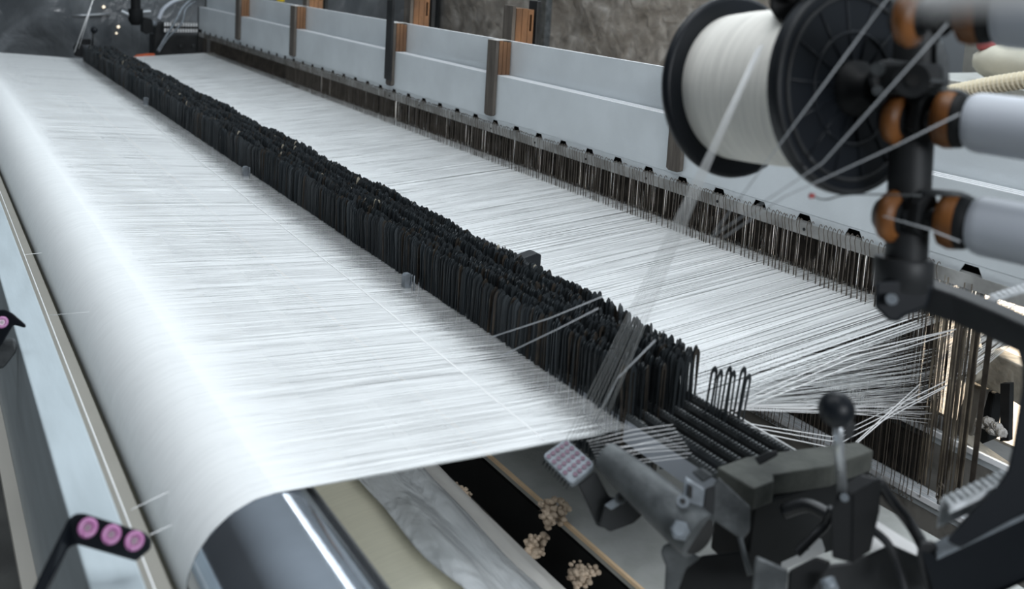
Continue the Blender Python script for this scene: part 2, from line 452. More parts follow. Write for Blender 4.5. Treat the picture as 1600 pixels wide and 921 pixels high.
# the few that stand apart at the near end of the last rows
for (x, y, tl, hz) in ((1.172, 1.10, 0.02, 0.0), (1.178, 1.088, -0.02, -0.002), (1.190, 1.083, 0.02, 0.003), (1.194, 1.073, -0.02, -0.001), (1.208, 1.068, 0.03, 0.005), (1.212, 1.060, 0.04, -0.006)):
    o = bpy.data.objects.new('drop_wire', dm); COL.objects.link(o)
    o.location = (x, y, hz-0.004); o.rotation_euler = (0.05, tl+0.03, random.uniform(-0.5, 0.1))
    tag(o, 'dark slotted drop wire standing apart just past the near end of the bank', 'drop wire', 'stray drop wires past the near end of the bank')
# toothed bars
for r, x in enumerate(ROWS):
    y0 = 0.925
    t = thing('drop_wire_bar', (x, y0, 0), ['toothed steel bar nearest the roller, its broad pale side showing', 'toothed steel bar second from the roller side', 'toothed steel bar third from the roller side', 'toothed steel bar fourth from the roller side', 'toothed steel bar fifth from the roller side', 'toothed steel bar farthest from the roller, under the stray drop wires'][r], 'bar', 'toothed bars the drop wires ride on')
    g = MB(); g.box((x-0.003, y0, -0.034), (x+0.004, 7.0, 0.006)); g.build('bar_channel', M['tubegrey' if r == 0 else 'iron'], t)  # first bar paler than the rest, for light reaching its side
    g = MB(); g.box((x-0.003, y0, 0.006), (x+0.002, 7.0, 0.014))
    yy = y0+0.003
    while yy < 1.6:
        g.box((x-0.003, yy, 0.014), (x+0.002, yy+0.0035, 0.0175)); yy += 0.0075
    g.build('toothed_strip', M['cast'], t)
# separator hooks standing in front of the bank
hook_label = ['grey steel hook plate at the foot of the bank, nearest of the three', 'grey steel hook plate at the foot of the bank, middle of the three', 'small grey steel hook plate at the foot of the bank, farthest of the three']
for i, (x, y) in enumerate(([(1.011, 1.934, 0)][0][:2], [(1.012, 3.195, 0)][0][:2], [(1.032, 4.907, 0)][0][:2])):
    t = thing('hook_plate', (x-0.004, y, 0), hook_label[i], 'hook plate')
    dy = 0.0
    g = MB(); g.prism([(x-0.022, y, -0.01), (x-0.022, y, 0.032), (x-0.018, y, 0.037), (x-0.008, y, 0.037), (x-0.005, y, 0.032), (x-0.005, y, -0.01)], (0.002, -0.014, 0)); g.build('plate', M['castlight'], t)
    g = MB(); g.tube(spline([(x-0.008, y-0.02, 0.012), (x-0.006, y-0.02, 0.014), (x-0.005, y-0.02, 0.036)], 4), 0.0018, 6); g.build('hook', M['castlight'], t)
    g = MB(); g.tube([(x-0.006, y-0.034, -0.005), (x-0.006, y-0.034, 0.038)], 0.0016, 6); g.build('hook', M['castlight'], t)

# sensor block behind the bank
c = (1.286, 1.844, 0.04)
t = thing('sensor_block', (c[0], c[1], 0), 'small black sensor block sticking up behind the bank of drop wires', 'sensor')
g = MB(); g.prism([(c[0]-0.03, c[1]+0.02, 0.068), (c[0]+0.02, c[1]+0.02, 0.078), (c[0]+0.034, c[1]+0.02, 0.072), (c[0]+0.034, c[1]+0.02, 0.012), (c[0]-0.0, c[1]+0.02, 0.0), (c[0]-0.006, c[1]+0.02, 0.055), (c[0]-0.03, c[1]+0.02, 0.060)], (0, -0.035, 0)); g.build('housing', M['black'], t, bevel=0.003)
g = MB(); g.cyl((c[0]+0.024, c[1]-0.0148, 0.035), (c[0]+0.024, c[1]-0.017, 0.035), 0.005, n=16); g.build('screw', M['cast'], t)

# ================================================================ HARNESS
def shaft(i, x, lift, label):
    t = thing('heald_frame', (x, 0.7, -0.5), label, 'heald frame', 'heald frames of the harness')
    y0, y1 = 0.55, 7.3; z = lift
    g = MB(); g.box((x, y0, 0.204+z), (x+0.009, y1, 0.3715+z)); g.build('top_bar', M['alu'], t)
    g = MB(); g.box((x+0.0002, y0, 0.3716+z), (x+0.0088, y1, 0.3735+z)); g.build('top_edge', M['alu_bright'], t, bevel=0.0008)  # top strip paler than the bar, standing for the light it catches
    # lower lip of the top bar, pierced by trapezoid openings
    if lift == 0 and i == 0:
        g = MB(); h = MB(); yy = 0.7
        zt, zb = 0.2035, 0.150
        while yy < y1-0.1:
            pitch = 0.148; hw = 0.055
            a = yy; b = yy+pitch; c0 = yy+(pitch-hw)/2; c1 = c0+hw
            zz = zt-0.004; zl = zt-0.026
            X0 = x+0.001; 
            g.box((X0, a, zb), (X0+0.003, c0, zt)); g.box((X0, c1, zb), (X0+0.003, b, zt))
            g.box((X0, c0, zz), (X0+0.003, c1, zt)); g.box((X0, c0, zb), (X0+0.003, c1, zl))
            g.prism([(X0, c0, zl), (X0, c0, zz), (X0, c0+0.012, zz)], (0.003, 0, 0)); g.prism([(X0, c1-0.0, zl), (X0, c1-0.012, zz), (X0, c1, zz)], (0.003, 0, 0))
            yy += pitch
        g.box((x+0.001, 0.55, zb), (x+0.004, 0.7, zt))
        g.build('pierced_lip', M['alu'], t)
    else:
        g = MB(); g.box((x+0.004, y0, 0.16+z), (x+0.007, y1, 0.204+z)); g.build('lip', M['blackmatt'] if lift == 0 else M['alu'], t)
    g = MB(); g.box((x-0.012, 0.60, 0.151+z), (x-0.009, y1-0.05, 0.182+z))
    g.build('heddle_rail', M['rail'], t)
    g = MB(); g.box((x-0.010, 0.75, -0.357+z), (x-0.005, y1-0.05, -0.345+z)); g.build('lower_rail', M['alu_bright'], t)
    g = MB(); g.box((x-0.001, 0.7, -0.375+z), (x+0.008, y1, -0.350+z)); g.build('lower_lip', M['alu'], t)
    g = MB(); g.box((x, 0.7, -0.52+z), (x+0.009, y1, -0.376+z)); g.build('bottom_bar', M['grimy'], t)
    g = MB()
    yy = 0.9
    while yy < y1-0.3:
        if i > 0 or yy > 5: break
        g = MB(); g.cyl((x-0.0122, yy, 0.166+z), (x-0.0135, yy, 0.166+z), 0.004, n=10, smooth=False); g.build('rivet', M['iron'], t); yy += 0.30
    g = MB(); g.box((x-0.002, y1, -0.5+z), (x+0.012, y1+0.03, 0.372+z)); g.build('end_stay', M['iron'], t)
    return t
shaft(0, 1.900, 0.0, 'grey aluminium heald frame facing the drop wires, with pierced lower lip')
shaft(1, 1.918, 0.0, 'aluminium heald frame second from the drop wire side, only its top edge showing')
shaft(2, 1.936, 0.0, 'aluminium heald frame third from the drop wire side, only its top edge showing')
shaft(3, 1.955, 0.131, 'raised aluminium heald frame standing higher behind the other three')

# heddles: the 300 nearest hooks one by one
def heddle_mesh():
    g = MB()
    hook = [(0.004, 0, 0.186), (-0.001, 0, 0.192), (-0.0045, 0.001, 0.188), (-0.006, 0.002, 0.176), (-0.005, -0.001, 0.160), (-0.003, 0, 0.150)]
    g.tube(spline(hook, 3), 0.0010, 5)
    g.box((-0.0035, -0.0008, -0.10), (-0.0022, 0.0008, 0.151))
    g.prism([(-0.003, -0.0008, 0.06), (-0.003, -0.0022, 0.052), (-0.003, -0.0022, 0.036), (-0.003, -0.0008, 0.028)], (0.001, 0, 0))
    g.box((-0.0035, -0.0008, -0.335), (-0.0022, 0.0008, -0.10))
    g.tube(spline([(-0.003, 0, -0.335), (-0.005, 0, -0.352), (-0.001, 0, -0.366), (0.004, 0, -0.362)], 3), 0.0010, 5)
    return g.mesh('heddle', M['heddle_front'])
hm = heddle_mesh()
y = 1.135; n = 0
while n < 300:
    o = bpy.data.objects.new('heddle', hm); COL.objects.link(o)
    o.location = (1.888+0.0, y, random.uniform(-.002, .002)); o.rotation_euler = (random.gauss(0, 0.004), 0, random.uniform(-.3, .3))
    tag(o, 'thin dark steel heddle hooked over the front heddle rail', 'heddle', 'heddles hooked on the front rail')
    y += random.choice((0.009, 0.0125, 0.014, 0.015, 0.024 if y < 4 else 0.012)); n += 1
yfront = y
vs = []; fs = []
def wire(x, y, z0, z1, w, dx=0, dy=0):
    o = len(vs)
    for (zz, ax, ay) in ((z0, 0, 0), (z1, dx, dy)):
        vs.extend([(x+ax-w/2, y+ay, zz), (x+ax, y+ay-w/2, zz), (x+ax+w/2, y+ay+w/2, zz)])
    fs.extend([(o, o+1, o+4, o+3), (o+1, o+2, o+5, o+4), (o+2, o, o+3, o+5)])
for k, x in enumerate((1.947, 1.950, 1.968, 1.972, 1.976)):
    y = 1.15 if k < 3 else 1.09
    lift = 0.131 if k >= 3 else 0
    while y < 7.15:
        if not (3.93 < y < 4.02 and random.random() < 0.75) and not (y > 6.9 and random.random() < 0.4):
            wire(x+random.uniform(-.003, .003), y, -0.35+lift, 0.165+lift, random.uniform(0.0012, 0.0024), random.gauss(0, .002), random.gauss(0, .004))
        y += random.uniform(0.0018, 0.0042)
y = yfront
while y < 7.1:
    wire(1.886, y, -0.35, 0.188, 0.0022); y += random.uniform(0.009, 0.016)
me = bpy.data.meshes.new('heddle_bank'); me.from_pydata(vs, [], fs); me.materials.append(M['heddle']); me.update()
o = bpy.data.objects.new('heddle_bank', me); COL.objects.link(o)
tag(o, 'dense curtain of brown steel heddles hanging through the warp behind the front row', 'heddles', kind='stuff')
# the loose near end bundles
for i, (y, x, w, l) in enumerate(((1.075, 1.893, 0.011, 'broad flat steel heddle strip hanging nearest the front rail at the near end'), (1.045, 1.906, 0.009, 'flat steel heddle strip hanging second at the near end of the harness'), (1.032, 1.935, 0.012, 'brown flat steel heddle strip hanging rearmost at the near end'))):
    t = thing('selvedge_heddle', (x, y, -0.36), l, 'heddle', 'flat selvedge heddles')
    g = MB(); g.box((x, y-w/2, -0.36), (x+0.002, y+w/2, 0.17)); g.build('strip', M['heddle'], t)
    g = MB()
    for z in (-0.30, -0.33): g.tube(arc((x-0.001, y, z), 0.006, 0, 2*PI, 12, (0, 1, 0), (0, 0, 1)), 0.002, 5)
    g.build('end_loop', M['heddle_front'], t)
for i in range(26):
    y = 1.035+0.0042*i+random.uniform(-.001, .001)
    g = MB(); dx = random.uniform(-.02, .03); w = random.uniform(0.0012, 0.0028)
    g.box((1.90+dx, y-w/2, -0.36+random.uniform(0, .12)), (1.902+dx, y+w/2, 0.165))
    tag(g.build('end_heddle', M['heddle_gold']), 'thin steel heddle hanging loose in the sparse near end of the harness', 'heddle', 'sparse heddles at the near end')

# ---- wooden spacer stacks standing on the frames
def spacer(y, wy, label, ztop=0.505, zbot=0.213, front=True):
    t = thing('wooden_spacer', (1.90, y, zbot), label, 'wooden spacer', 'wooden spacers on the heald frames')
    if front:
        g = MB(); g.prism([(1.8985, y-wy/2, ztop), (1.8985, y-wy/2, zbot+0.006), (1.8985, y-wy*0.3, zbot), (1.8985, y+wy*0.3, zbot), (1.8985, y+wy/2, zbot+0.006), (1.8985, y+wy/2, ztop)], (-0.014, 0, 0)); g.build('front_plank', M['wood_face'], t, bevel=0.001)
    for k in range(3):
        x = 1.9005+0.018*k
        g = MB(); g.box((x, y-wy/2, 0.374), (x+0.0162, y+wy/2, ztop-0.003*k)); g.build('plank', M['wood_orange'], t, bevel=0.001)
    g = MB(); g.box((1.886, y-wy/2+0.001, ztop+0.0003), (1.953, y+wy/2-0.001, ztop+0.0022)); g.build('dust_layer', M['dust'], t)
YS = [(1.9, 1.984, 0.341)[1], (1.9, 3.022, 0.3635)[1], (1.9, 3.91, 0.2536)[1], (1.9, 5.213, 0.3538)[1], (1.9, 6.275, 0.3519)[1]]
WS = [0.058, 0.062, 0.062, 0.075, 0.085]
LS = ['weathered wooden spacer on the heald frames beside the black bobbin flange', 'weathered wooden spacer standing in the middle stretch, second from the bobbin', 'wooden spacer half hidden behind the tall dark steel post', 'wooden spacer on the frames beyond the tall steel post', 'small far wooden spacer, last one towards the dark film partition']
for y, ww, l in zip(YS, WS, LS): spacer(y, ww, l)
y = (1.88, 3.906, 0.4328)[1]
g = MB(); g.prism([(1.884, y-0.030, 0.80), (1.884, y-0.030, 0.238), (1.884, y+0.028, 0.244), (1.884, y+0.028, 0.80)], (-0.012, 0, 0))
tag(g.build('steel_post', M['iron'], bevel=0.001), 'tall dark flat steel post standing against the front heald frame', 'post')
# rear posts and slotted wood blocks behind the raised frame
def rear(y, label, d=0.0, bar=True):
    t = thing('rear_block', (2.0+d, y, 0.45), label, 'wood block', 'slotted wood blocks behind the raised frame')
    g = MB(); g.box((1.985+d, y-0.033, 0.2), (2.0+d, y+0.033, 0.637)); g.build('front_plank', M['wood_face'], t)
    for k in range(3):
        x = 2.003+d+0.028*k
        if k == 2:
            g = MB(); g.box((x, y-0.033, 0.2), (x+0.008, y+0.033, 0.625)); g.box((x+0.018, y-0.033, 0.2), (x+0.026, y+0.033, 0.625)); g.box((x+0.008, y-0.033, 0.605), (x+0.018, y+0.033, 0.625)); g.box((x+0.008, y-0.033, 0.2), (x+0.018, y+0.033, 0.54)); g.box((x+0.0085, y-0.02, 0.54), (x+0.0175, y+0.033, 0.605), 1)
        else:
            g = MB(); g.box((x, y-0.033, 0.2), (x+0.026, y+0.033, 0.628))
        g.build('plank', [M['wood_orange'], M['hole']], t)
    if bar:
        g = MB(); x = 2.10+d; g.box((x, y-0.03, 0.2), (x+0.02, y+0.03, 0.66)); g.build('steel_guide', M['iron'], t, bevel=0.004)
rear((1.985, 3.076, 0.6083)[1], 'slotted orange wood block with steel guide, behind the middle spacer')
rear((1.985, 3.95, 0.5506)[1], 'slotted orange wood block behind the tall steel post', 0.0)
rear((1.985, 5.289, 0.5075)[1], 'orange wood block at the far stretch of the raised frame')

# lamp tube running behind the heddles, low
for k, (ya, yb, l) in enumerate(((1.25, 4.1, 'warm tube lamp behind the heddles, near half'), (4.2, 7.15, 'warm tube lamp behind the heddles, far half'))):
    t = thing('tube_lamp', (2.12, ya, 0.27), l, 'lamp')
    g = MB(); g.cyl((2.12, ya+0.04, 0.27), (2.12, yb-0.04, 0.27), 0.014, n=12); g.build('lamp_tube', M['warmlamp'], t)
    g = MB(); g.cyl((2.12, ya, 0.27), (2.12, ya+0.04, 0.27), 0.018, n=12); g.cyl((2.12, yb-0.04, 0.27), (2.12, yb, 0.27), 0.018, n=12); g.build('end_cap', M['castlight'], t)

# ---- parts seen through the near end of the harness
t = thing('take_up_frame', (2.45, 1.1, -1.0), 'cream cast iron side frame with round boss behind the near heddles', 'machine frame')
g = MB(); g.prism([(2.45, 1.387, -0.1759), (2.45, 1.204, -0.1866), (2.45, 1.191, -0.2954), (2.45, 1.247, -0.2842), (2.45, 1.375, -0.279)], (0.06, 0, 0)); g.build('cross_beam', M['warmcast'], t, bevel=0.004)
p = (2.45, 1.341, -0.2504)
g = MB(); g.cyl(p, (p[0]-0.03, p[1], p[2]), 0.028, n=24); g.cyl((p[0]-0.03, p[1], p[2]), (p[0]-0.045, p[1], p[2]), 0.016, n=6, smooth=False); bs = g.build('boss', M['warmcast'], t)
g = MB(); g.cyl((p[0]-0.045, p[1], p[2]), (p[0]-0.047, p[1], p[2]), 0.008, n=12); g.build('bolt_hole', M['hole'], t, under=bs)
g = MB(); g.prism([(2.47, 1.362, -0.2964), (2.47, 1.31, -0.297), (2.47, 1.33, -0.4359), (2.47, 1.364, -0.4705), (2.47, 1.387, -0.4393)], (0.05, 0, 0)); g.build('strut', M['grimy'], t, bevel=0.006)
g = MB(); g.prism([(2.49, 1.321, -0.3055), (2.49, 1.297, -0.3048), (2.49, 1.295, -0.4427), (2.49, 1.34, -0.483), (2.49, 1.331, -0.4033)], (0.05, 0, 0)); g.build('strut', M['blackmatt'], t, bevel=0.006)
g = MB(); g.prism([(2.44, 1.349, -0.4378), (2.44, 1.31, -0.4564), (2.44, 1.218, -0.4755), (2.44, 1.213, -0.5181), (2.44, 1.351, -0.5043)], (0.05, 0, 0)); g.build('lower_plate', M['warmcast'], t, bevel=0.004)
g = MB(); g.prism([(2.43, 1.324, -0.14), (2.43, 1.274, -0.1127), (2.43, 1.269, -0.1552), (2.43, 1.31, -0.1765)], (0.08, 0, 0)); g.build('block', M['grimy'], t, bevel=0.003)
g = MB(); g.prism([(2.4, 1.237, -0.2342), (2.4, 1.213, -0.2241), (2.4, 1.198, -0.3753), (2.4, 1.22, -0.386)], (0.02, 0, 0)); g.build('guard_bar', M['iron'], t)
g = MB()
for (u) in [(2.38, 1.264, -0.3515), (2.38, 1.244, -0.3391), (2.38, 1.224, -0.3443), (2.38, 1.233, -0.3555), (2.38, 1.212, -0.3507)]: g.ball(u, 0.014, 12, (1, 1.2, 1), 0.5)
tag(g.build('lint_clump', M['dust']), 'dirty white lint clump caught on the bar behind the near heddles', 'lint')
t = thing('work_lamp', (2.6, 1.383, -0.0104), 'bright white lamp panel glowing through the gaps at the near end of the harness', 'lamp')
a, b = (2.75, 1.755, -0.1237), (2.75, 1.285, 0.0189)
g = MB(); g.box((2.75, b[1], -0.16), (2.77, a[1], 0.055)); g.build('diffuser', M['warmlamp'], t)
g = MB(); g.box((2.772, b[1]-0.02, -0.18), (2.80, a[1]+0.02, 0.10)); g.build('lamp_housing', M['castlight'], t)
t = thing('floor_lamp_box', (2.9, 1.601, -0.6847), 'low glowing warm light box below the near heddles', 'lamp')
a, b = (2.9, 1.767, -0.6698), (2.9, 1.337, -0.4777)
g = MB(); g.box((2.9, b[1], -0.62), (2.92, a[1], -0.19)); g.build('diffuser', mat('warm_panel', (1, .9, .75), 0.5, emit=(1.0, 0.80, 0.58), estr=2.0), t)
g = MB(); g.box((2.922, b[1]-0.02, -0.64), (2.95, a[1]+0.02, -0.17)); g.build('lamp_housing', M['castlight'], t)

# ================================================================ BELOW THE WARP
struct('trim_1', MB().box((1.075, 0.2, -0.32), (1.70, 7.4, -0.30)), M['deck'])
g = MB(); g.box((1.0685, 0.2, -0.304), (1.0745, 7.4, -0.2965)); tag(g.build('deck_edge_strip', M['litedge']), 'thin orange-brown strip edging the grey deck beside the dark cavity', 'strip')  # orange light on the deck lip is put into the strip's colour
g = MB(); g.box((1.72, 0.75, -0.62), (1.73, 7.2, -0.36)); tag(g.build('splash_panel', M['grimy']), 'grimy grey panel below the lower heddle rail', 'panel')
# warp beam
BC = (0.69, -0.56); BR = 0.352
bm = thing('warp_beam', (BC[0], 0, BC[1]), 'big drum of cream warp yarn lying under the warp sheet', 'warp beam')
g = MB(); g.cyl((BC[0], 0.1, BC[1]), (BC[0], 7.1, BC[1]), BR, n=96, caps=True); g.build('wound_yarn', M['beam_yarn'], bm)
def wrap(name, r, a0, a1, y0, y1, m, lab, amp, seed, dr=0.006, cat='wrap'):
    rd = random.Random(seed); nu, nv = 26, 70; vs = []; fs = []
    ph = [rd.uniform(0, 6) for _ in range(6)]
    for j in range(nv+1):
        y = y0+(y1-y0)*j/nv
        e0 = a0 + amp*(math.sin(y*7+ph[0])*.5+math.sin(y*17+ph[1])*.25+rd.uniform(-.1, .1)*0.6)
        e1 = a1 + amp*(math.sin(y*5+ph[2])*.5+math.sin(y*23+ph[3])*.2+rd.uniform(-.1, .1)*0.6)
        for i in range(nu+1):
            a = e0+(e1-e0)*i/nu
            rr = r + dr*(1+math.sin(a*31+y*5+ph[4]))*0.5 + dr*0.6*math.sin(y*9+a*14+ph[5])*0.5+rd.uniform(0, .0008)
            vs.append((BC[0]+rr*math.cos(a), y, BC[1]+rr*math.sin(a)))
    for j in range(nv):
        for i in range(nu):
            q = j*(nu+1)+i; fs.append((q, q+1, q+nu+2, q+nu+1))
    g = MB(); g.add(vs, fs, True); o = g.build(name, m, solid=0.0012); tag(o, lab, cat); return o
D2 = PI/180
wrap('paper_wrap', BR+0.010, 5*D2, 66*D2, 0.12, 3.0, M['paper'], 'crumpled off-white paper wrapped round the side of the yarn drum', 0.10, 3)
wrap('plastic_film', BR+0.022, 66*D2, 88*D2, 0.12, 3.2, M['film_beam'], 'clear crinkled plastic film lying over the yarn drum', 0.05, 8, 0.010)
# dark cavity: struts and fluff
for i, (x, z, r, l) in enumerate(((1.15, -0.60, 0.03, 'dark round tie bar in the cavity, the higher one'), (1.22, -0.85, 0.035, 'dark round tie bar low in the cavity'))):
    g = MB(); g.cyl((x, 0.1, z), (x, 7.2, z), r, n=16); tag(g.build('tie_bar', M['blackmatt']), l, 'bar')
g = MB(); g.box((1.078, 0.2, -0.44), (1.095, 7.3, -0.33)); tag(g.build('cavity_girder', M['blackmatt'], bevel=0.002), 'black girder under the deck edge, facing the yarn drum', 'girder')
def fluff(c, r, n, label, s=(1, 1, 1)):
    g = MB(); c = Vector(c)
    blobs = [c + Vector((random.gauss(0, r*0.5)*s[0], random.gauss(0, r*0.7)*s[1], random.gauss(0, r*0.35)*s[2])) for _ in range(6)]
    for i in range(n*9):
        b = random.choice(blobs)
        q = b + Vector((random.gauss(0, r*0.28), random.gauss(0, r*0.32), random.gauss(0, r*0.24)))
        g.ball(q, r*random.uniform(0.14, 0.34), 10, (1, 1.2, 0.8), 0.22)
    for i in range(6):
        q = random.choice(blobs); d = Vector((random.gauss(0, 1), random.gauss(0, 1), random.gauss(0, .7)))*r*0.7
        g.tube([q, q+d*0.5+Vector((0, 0, .002)), q+d], 0.0004, 4)
    tag(g.build('cotton_lump', M['cotton']), label, 'cotton lump')
fluff((1.05, 1.355, -0.2803), 0.022, 14, 'tan cotton lump caught on the deck edge strip')
fluff((1.02, 1.383, -0.3502), 0.022, 16, 'tan cotton lump at the bottom of the cavity beside the paper wrap')
fluff((1, 1.634, -0.3743), 0.020, 12, 'small tan cotton lump just below the warp edge')
fluff((1, 1.691, -0.3771), 0.014, 8, 'smallest tan cotton lump tucked under the warp edge')
fluff((1.03, 1.232, -0.3328), 0.02, 9, 'brown cotton lump low in the cavity at the picture edge')

# ================================================================ LEFT BEAM
lb = thing('front_rail_beam', (0.2, 0, -0.3), 'pale blue painted beam running beside the roller at the left', 'beam')
g = MB(); g.box((0.177, -0.3, -0.31), (0.236, 7.6, 0.0)); g.build('beam_body', M['bluebeam'], lb, bevel=0.003)
g = MB(); g.box((0.152, -0.3, -0.32), (0.1765, 7.6, -0.305)); g.build('bottom_flange', M['beige'], lb)
g = MB(); g.box((0.240, -0.3, -0.075), (0.282, 7.6, -0.06)); tag(g.build('guard_strip', M['tan']), 'narrow tan strip between the blue beam and the roller', 'strip')
g = MB(); g.tube([(0.2545, -0.2, -0.03), (0.2535, 2.0, -0.034), (0.257, 7.3, -0.03)], 0.0012, 6); tag(g.build('string', M['thread']), 'thin pale cord stretched along the tan strip beside the roller', 'cord')
for i, (pa, pb, l) in enumerate((((0.246, 2.522, 0), (0.42, 2.948, -0.1284), 'faint stray thread crossing the roller, farther one'), ((0.2446, 2.073, 0), (0.4, 1.994, 0.0184), 'faint stray thread crossing the roller above the lower left'), ((0.2523, 1.272, 0), (0.33, 1.311, -0.0043), 'faint stray thread crossing the dark side of the roller near the pink eyelets'), ((0.2626, 1.202, 0), (0.34, 1.294, -0.0454), 'faint stray thread leaving the pink eyelet bracket'))):
    g = MB(); g.tube([pa, pb], 0.0006, 5); tag(g.build('stray_thread', M['thread']), l, 'thread')

def eye(g, c, nrm, r):
    nrm = Vector(nrm).normalized(); x = nrm.orthogonal().normalized(); y = nrm.cross(x); c = Vector(c)
    g.tube(arc(c, r*0.72, 0, 2*PI, 20, x, y), r*0.30, 8)
    g.cyl(c-nrm*r*0.3, c+nrm*r*0.08, r*0.72, n=16)
# bracket with pink eyes at the bottom
camdir = Vector((-0.25, -0.78, 0.57)).normalized()
def bracket(outline, eyes, r, depthv, label):
    t = thing('eyelet_bracket', outline[0], label, 'bracket')
    g = MB(); g.prism(outline, depthv); g.build('bracket_plate', M['black'], t, bevel=0.003)
    for c in eyes:
        g = MB(); eye(g, c, Vector(depthv)*-1, r); ey = g.build('eyelet', M['pink'], t)
        g = MB(); g.cyl(Vector(c)+Vector(depthv)*-0.12, Vector(c)+Vector(depthv)*-0.2, r*0.33, n=12); g.build('eyelet_core', M['pinkpale'], t, under=ey)
bracket([(0.1171, 1.143, 0.0054), (0.158, 1.162, 0.0741), (0.1659, 1.158, 0.0815), (0.175, 1.152, 0.0821), (0.2377, 1.119, 0.0579), (0.2448, 1.113, 0.0506), (0.244, 1.112, 0.0382), (0.2287, 1.12, 0.0217), (0.1666, 1.152, 0.0447), (0.1588, 1.157, 0.0404), (0.1309, 1.133, 0.0026)],
        [(0.1764, 1.137, 0.0716), (0.2009, 1.126, 0.0618), (0.2251, 1.115, 0.0526)], 0.0115, (0.0021, 0.012, -0.0075), 'black bracket with three pink eyelets clamped to the blue beam at bottom left')
bracket([(0.1039, 1.944, 0.0755), (0.1522, 1.914, 0.0812), (0.1641, 1.905, 0.0749), (0.1849, 1.888, 0.0549), (0.1838, 1.888, 0.0489), (0.1658, 1.901, 0.0536), (0.1451, 1.909, 0.0141), (0.1287, 1.916, -0.0107), (0.1025, 1.933, -0.0125)],
        [(0.1455, 1.897, 0.0631)], 0.011, (0.001, 0.0131, -0.0049), 'black bracket with one pink eyelet at the left picture edge')
g = MB(); g.prism([(0.1267, 1.98, 0.0035), (0.1722, 1.95, 0.0091), (0.175, 1.945, -0.0152), (0.1517, 1.956, -0.0522), (0.1258, 1.972, -0.054)], (0.0017, 0.0218, -0.0087))  # solid block in place of the bracket's reflection
tag(g.build('guide_shoe', M['cast'], bevel=0.006), 'blurred dark grey guide shoe hanging under the left edge bracket', 'guide')

# ================================================================ YARN BOBBIN
A = Vector((1.003, 0.9397, 0.617)); B = Vector((0.9906, 0.7479, 0.6412))
ax = (B-A); L_ = ax.length; axn = ax.normalized()
bb = thing('yarn_bobbin', tuple(A), 'large bobbin of white yarn between two black flanges', 'bobbin')
g = MB()
R1 = 0.131
g.loft(A-axn*0.008, A+axn*0.006, [(0, R1-0.006), (0.12, R1-0.001), (0.5, R1), (0.88, R1-0.001), (1, R1-0.006)], 96); g.build('flange', M['black'], bb)
g = MB(); g.loft(A+axn*0.006, B-axn*0.004, [(0, 0.104), (0.25, 0.106), (0.5, 0.1065), (0.75, 0.106), (1, 0.105)], 96); g.build('wound_yarn', M['bobbin_yarn'], bb)
g = MB()
fp = [(0, R1), (0.35, R1+0.002), (1.0, R1+0.002)]
g.loft(B, B+axn*0.016, fp, 96)
g.loft(B+axn*0.016, B+axn*0.0161, [(0, R1+0.002), (1, R1-0.012)], 96, caps=False)
g.build('flange', M['black'], bb)
g = MB(); P0 = B+axn*0.0165
x_ = axn.orthogonal().normalized(); y_ = axn.cross(x_)
g.tube(arc(P0, R1-0.002, 0, 2*PI, 72, x_, y_), 0.0035, 8); g.tube(arc(P0, R1-0.017, 0, 2*PI, 72, x_, y_), 0.003, 8)
g.build('rim_ring', M['iron'], bb)
g = MB()
for k in range(14):
    a = 2*PI*k/14; d = x_*math.cos(a)+y_*math.sin(a); g.tube([P0+d*0.03, P0+d*(R1-0.018)], 0.0016, 6)
g.tube(arc(P0, 0.07, 0, 2*PI, 48, x_, y_), 0.0025, 6)
g.build('flange_rib', M['black'], bb)
g = MB(); g.loft(P0-axn*0.003, P0+axn*0.03, [(0, 0.036), (0.4, 0.034), (0.6, 0.022), (1, 0.020)], 32); g.build('hub', M['blackmatt'], bb)
# block above the yarn
t = thing('bobbin_brake', (0.9064, 0.7869, 0.7393), 'black block pressing on top of the bobbin yarn at the picture top', 'brake')
g = MB(); g.prism([(0.9105, 0.8125, 0.77), (0.9107, 0.8075, 0.735), (0.9165, 0.8021, 0.7235), (0.9292, 0.7931, 0.7188), (0.9353, 0.7894, 0.7208), (0.9436, 0.7866, 0.7405), (0.9461, 0.7894, 0.7724)], (0.0315, 0.0274, -0.0007)); g.build('brake_block', M['blackmatt'], t, bevel=0.004)
g = MB(); g.tube([(0.9212, 0.7914, 0.7554), (0.9286, 0.7441, 0.7963)], 0.012, 10); g.build('brake_arm', M['blackmatt'], t)

# ================================================================ COLUMN WITH YARN FEEDERS
cl = thing('feeder_column', (1.006, 0.6405, 0.4213), 'dark round column carrying the bobbin hub and amber feeder rings', 'column')
g = MB(); g.loft((1.013, 0.6517, 0.4473), (1.028, 0.6801, 0.7184), [(0, 0.0245), (0.5, 0.0255), (1, 0.026)], 40); g.build('column_tube', M['iron'], cl)
g = MB(); g.loft((1.009, 0.6488, 0.4087), (1.011, 0.6534, 0.4471), [(0, 0.031), (0.05, 0.034), (0.9, 0.0345), (1, 0.032)], 48); g.build('column_collar', M['iron'], cl)
g = MB(); g.prism([(0.9555, 0.6504, 0.4251), (0.9538, 0.6473, 0.3951), (0.96, 0.6423, 0.3881), (0.9674, 0.6362, 0.3796), (0.9781, 0.629, 0.3789), (0.9827, 0.627, 0.3859), (0.9954, 0.6195, 0.392), (1.007, 0.6129, 0.3988), (1.012, 0.6128, 0.423), (1.001, 0.6213, 0.4312)], (0.0535, 0.0344, -0.0194)); g.build('clamp_block', M['black'], cl, bevel=0.004)
g = MB(); g.cyl((0.9716, 0.637, 0.4053), (0.9577, 0.6287, 0.4101), 0.0065, n=12); g.build('clamp_screw', M['castlight'], cl)
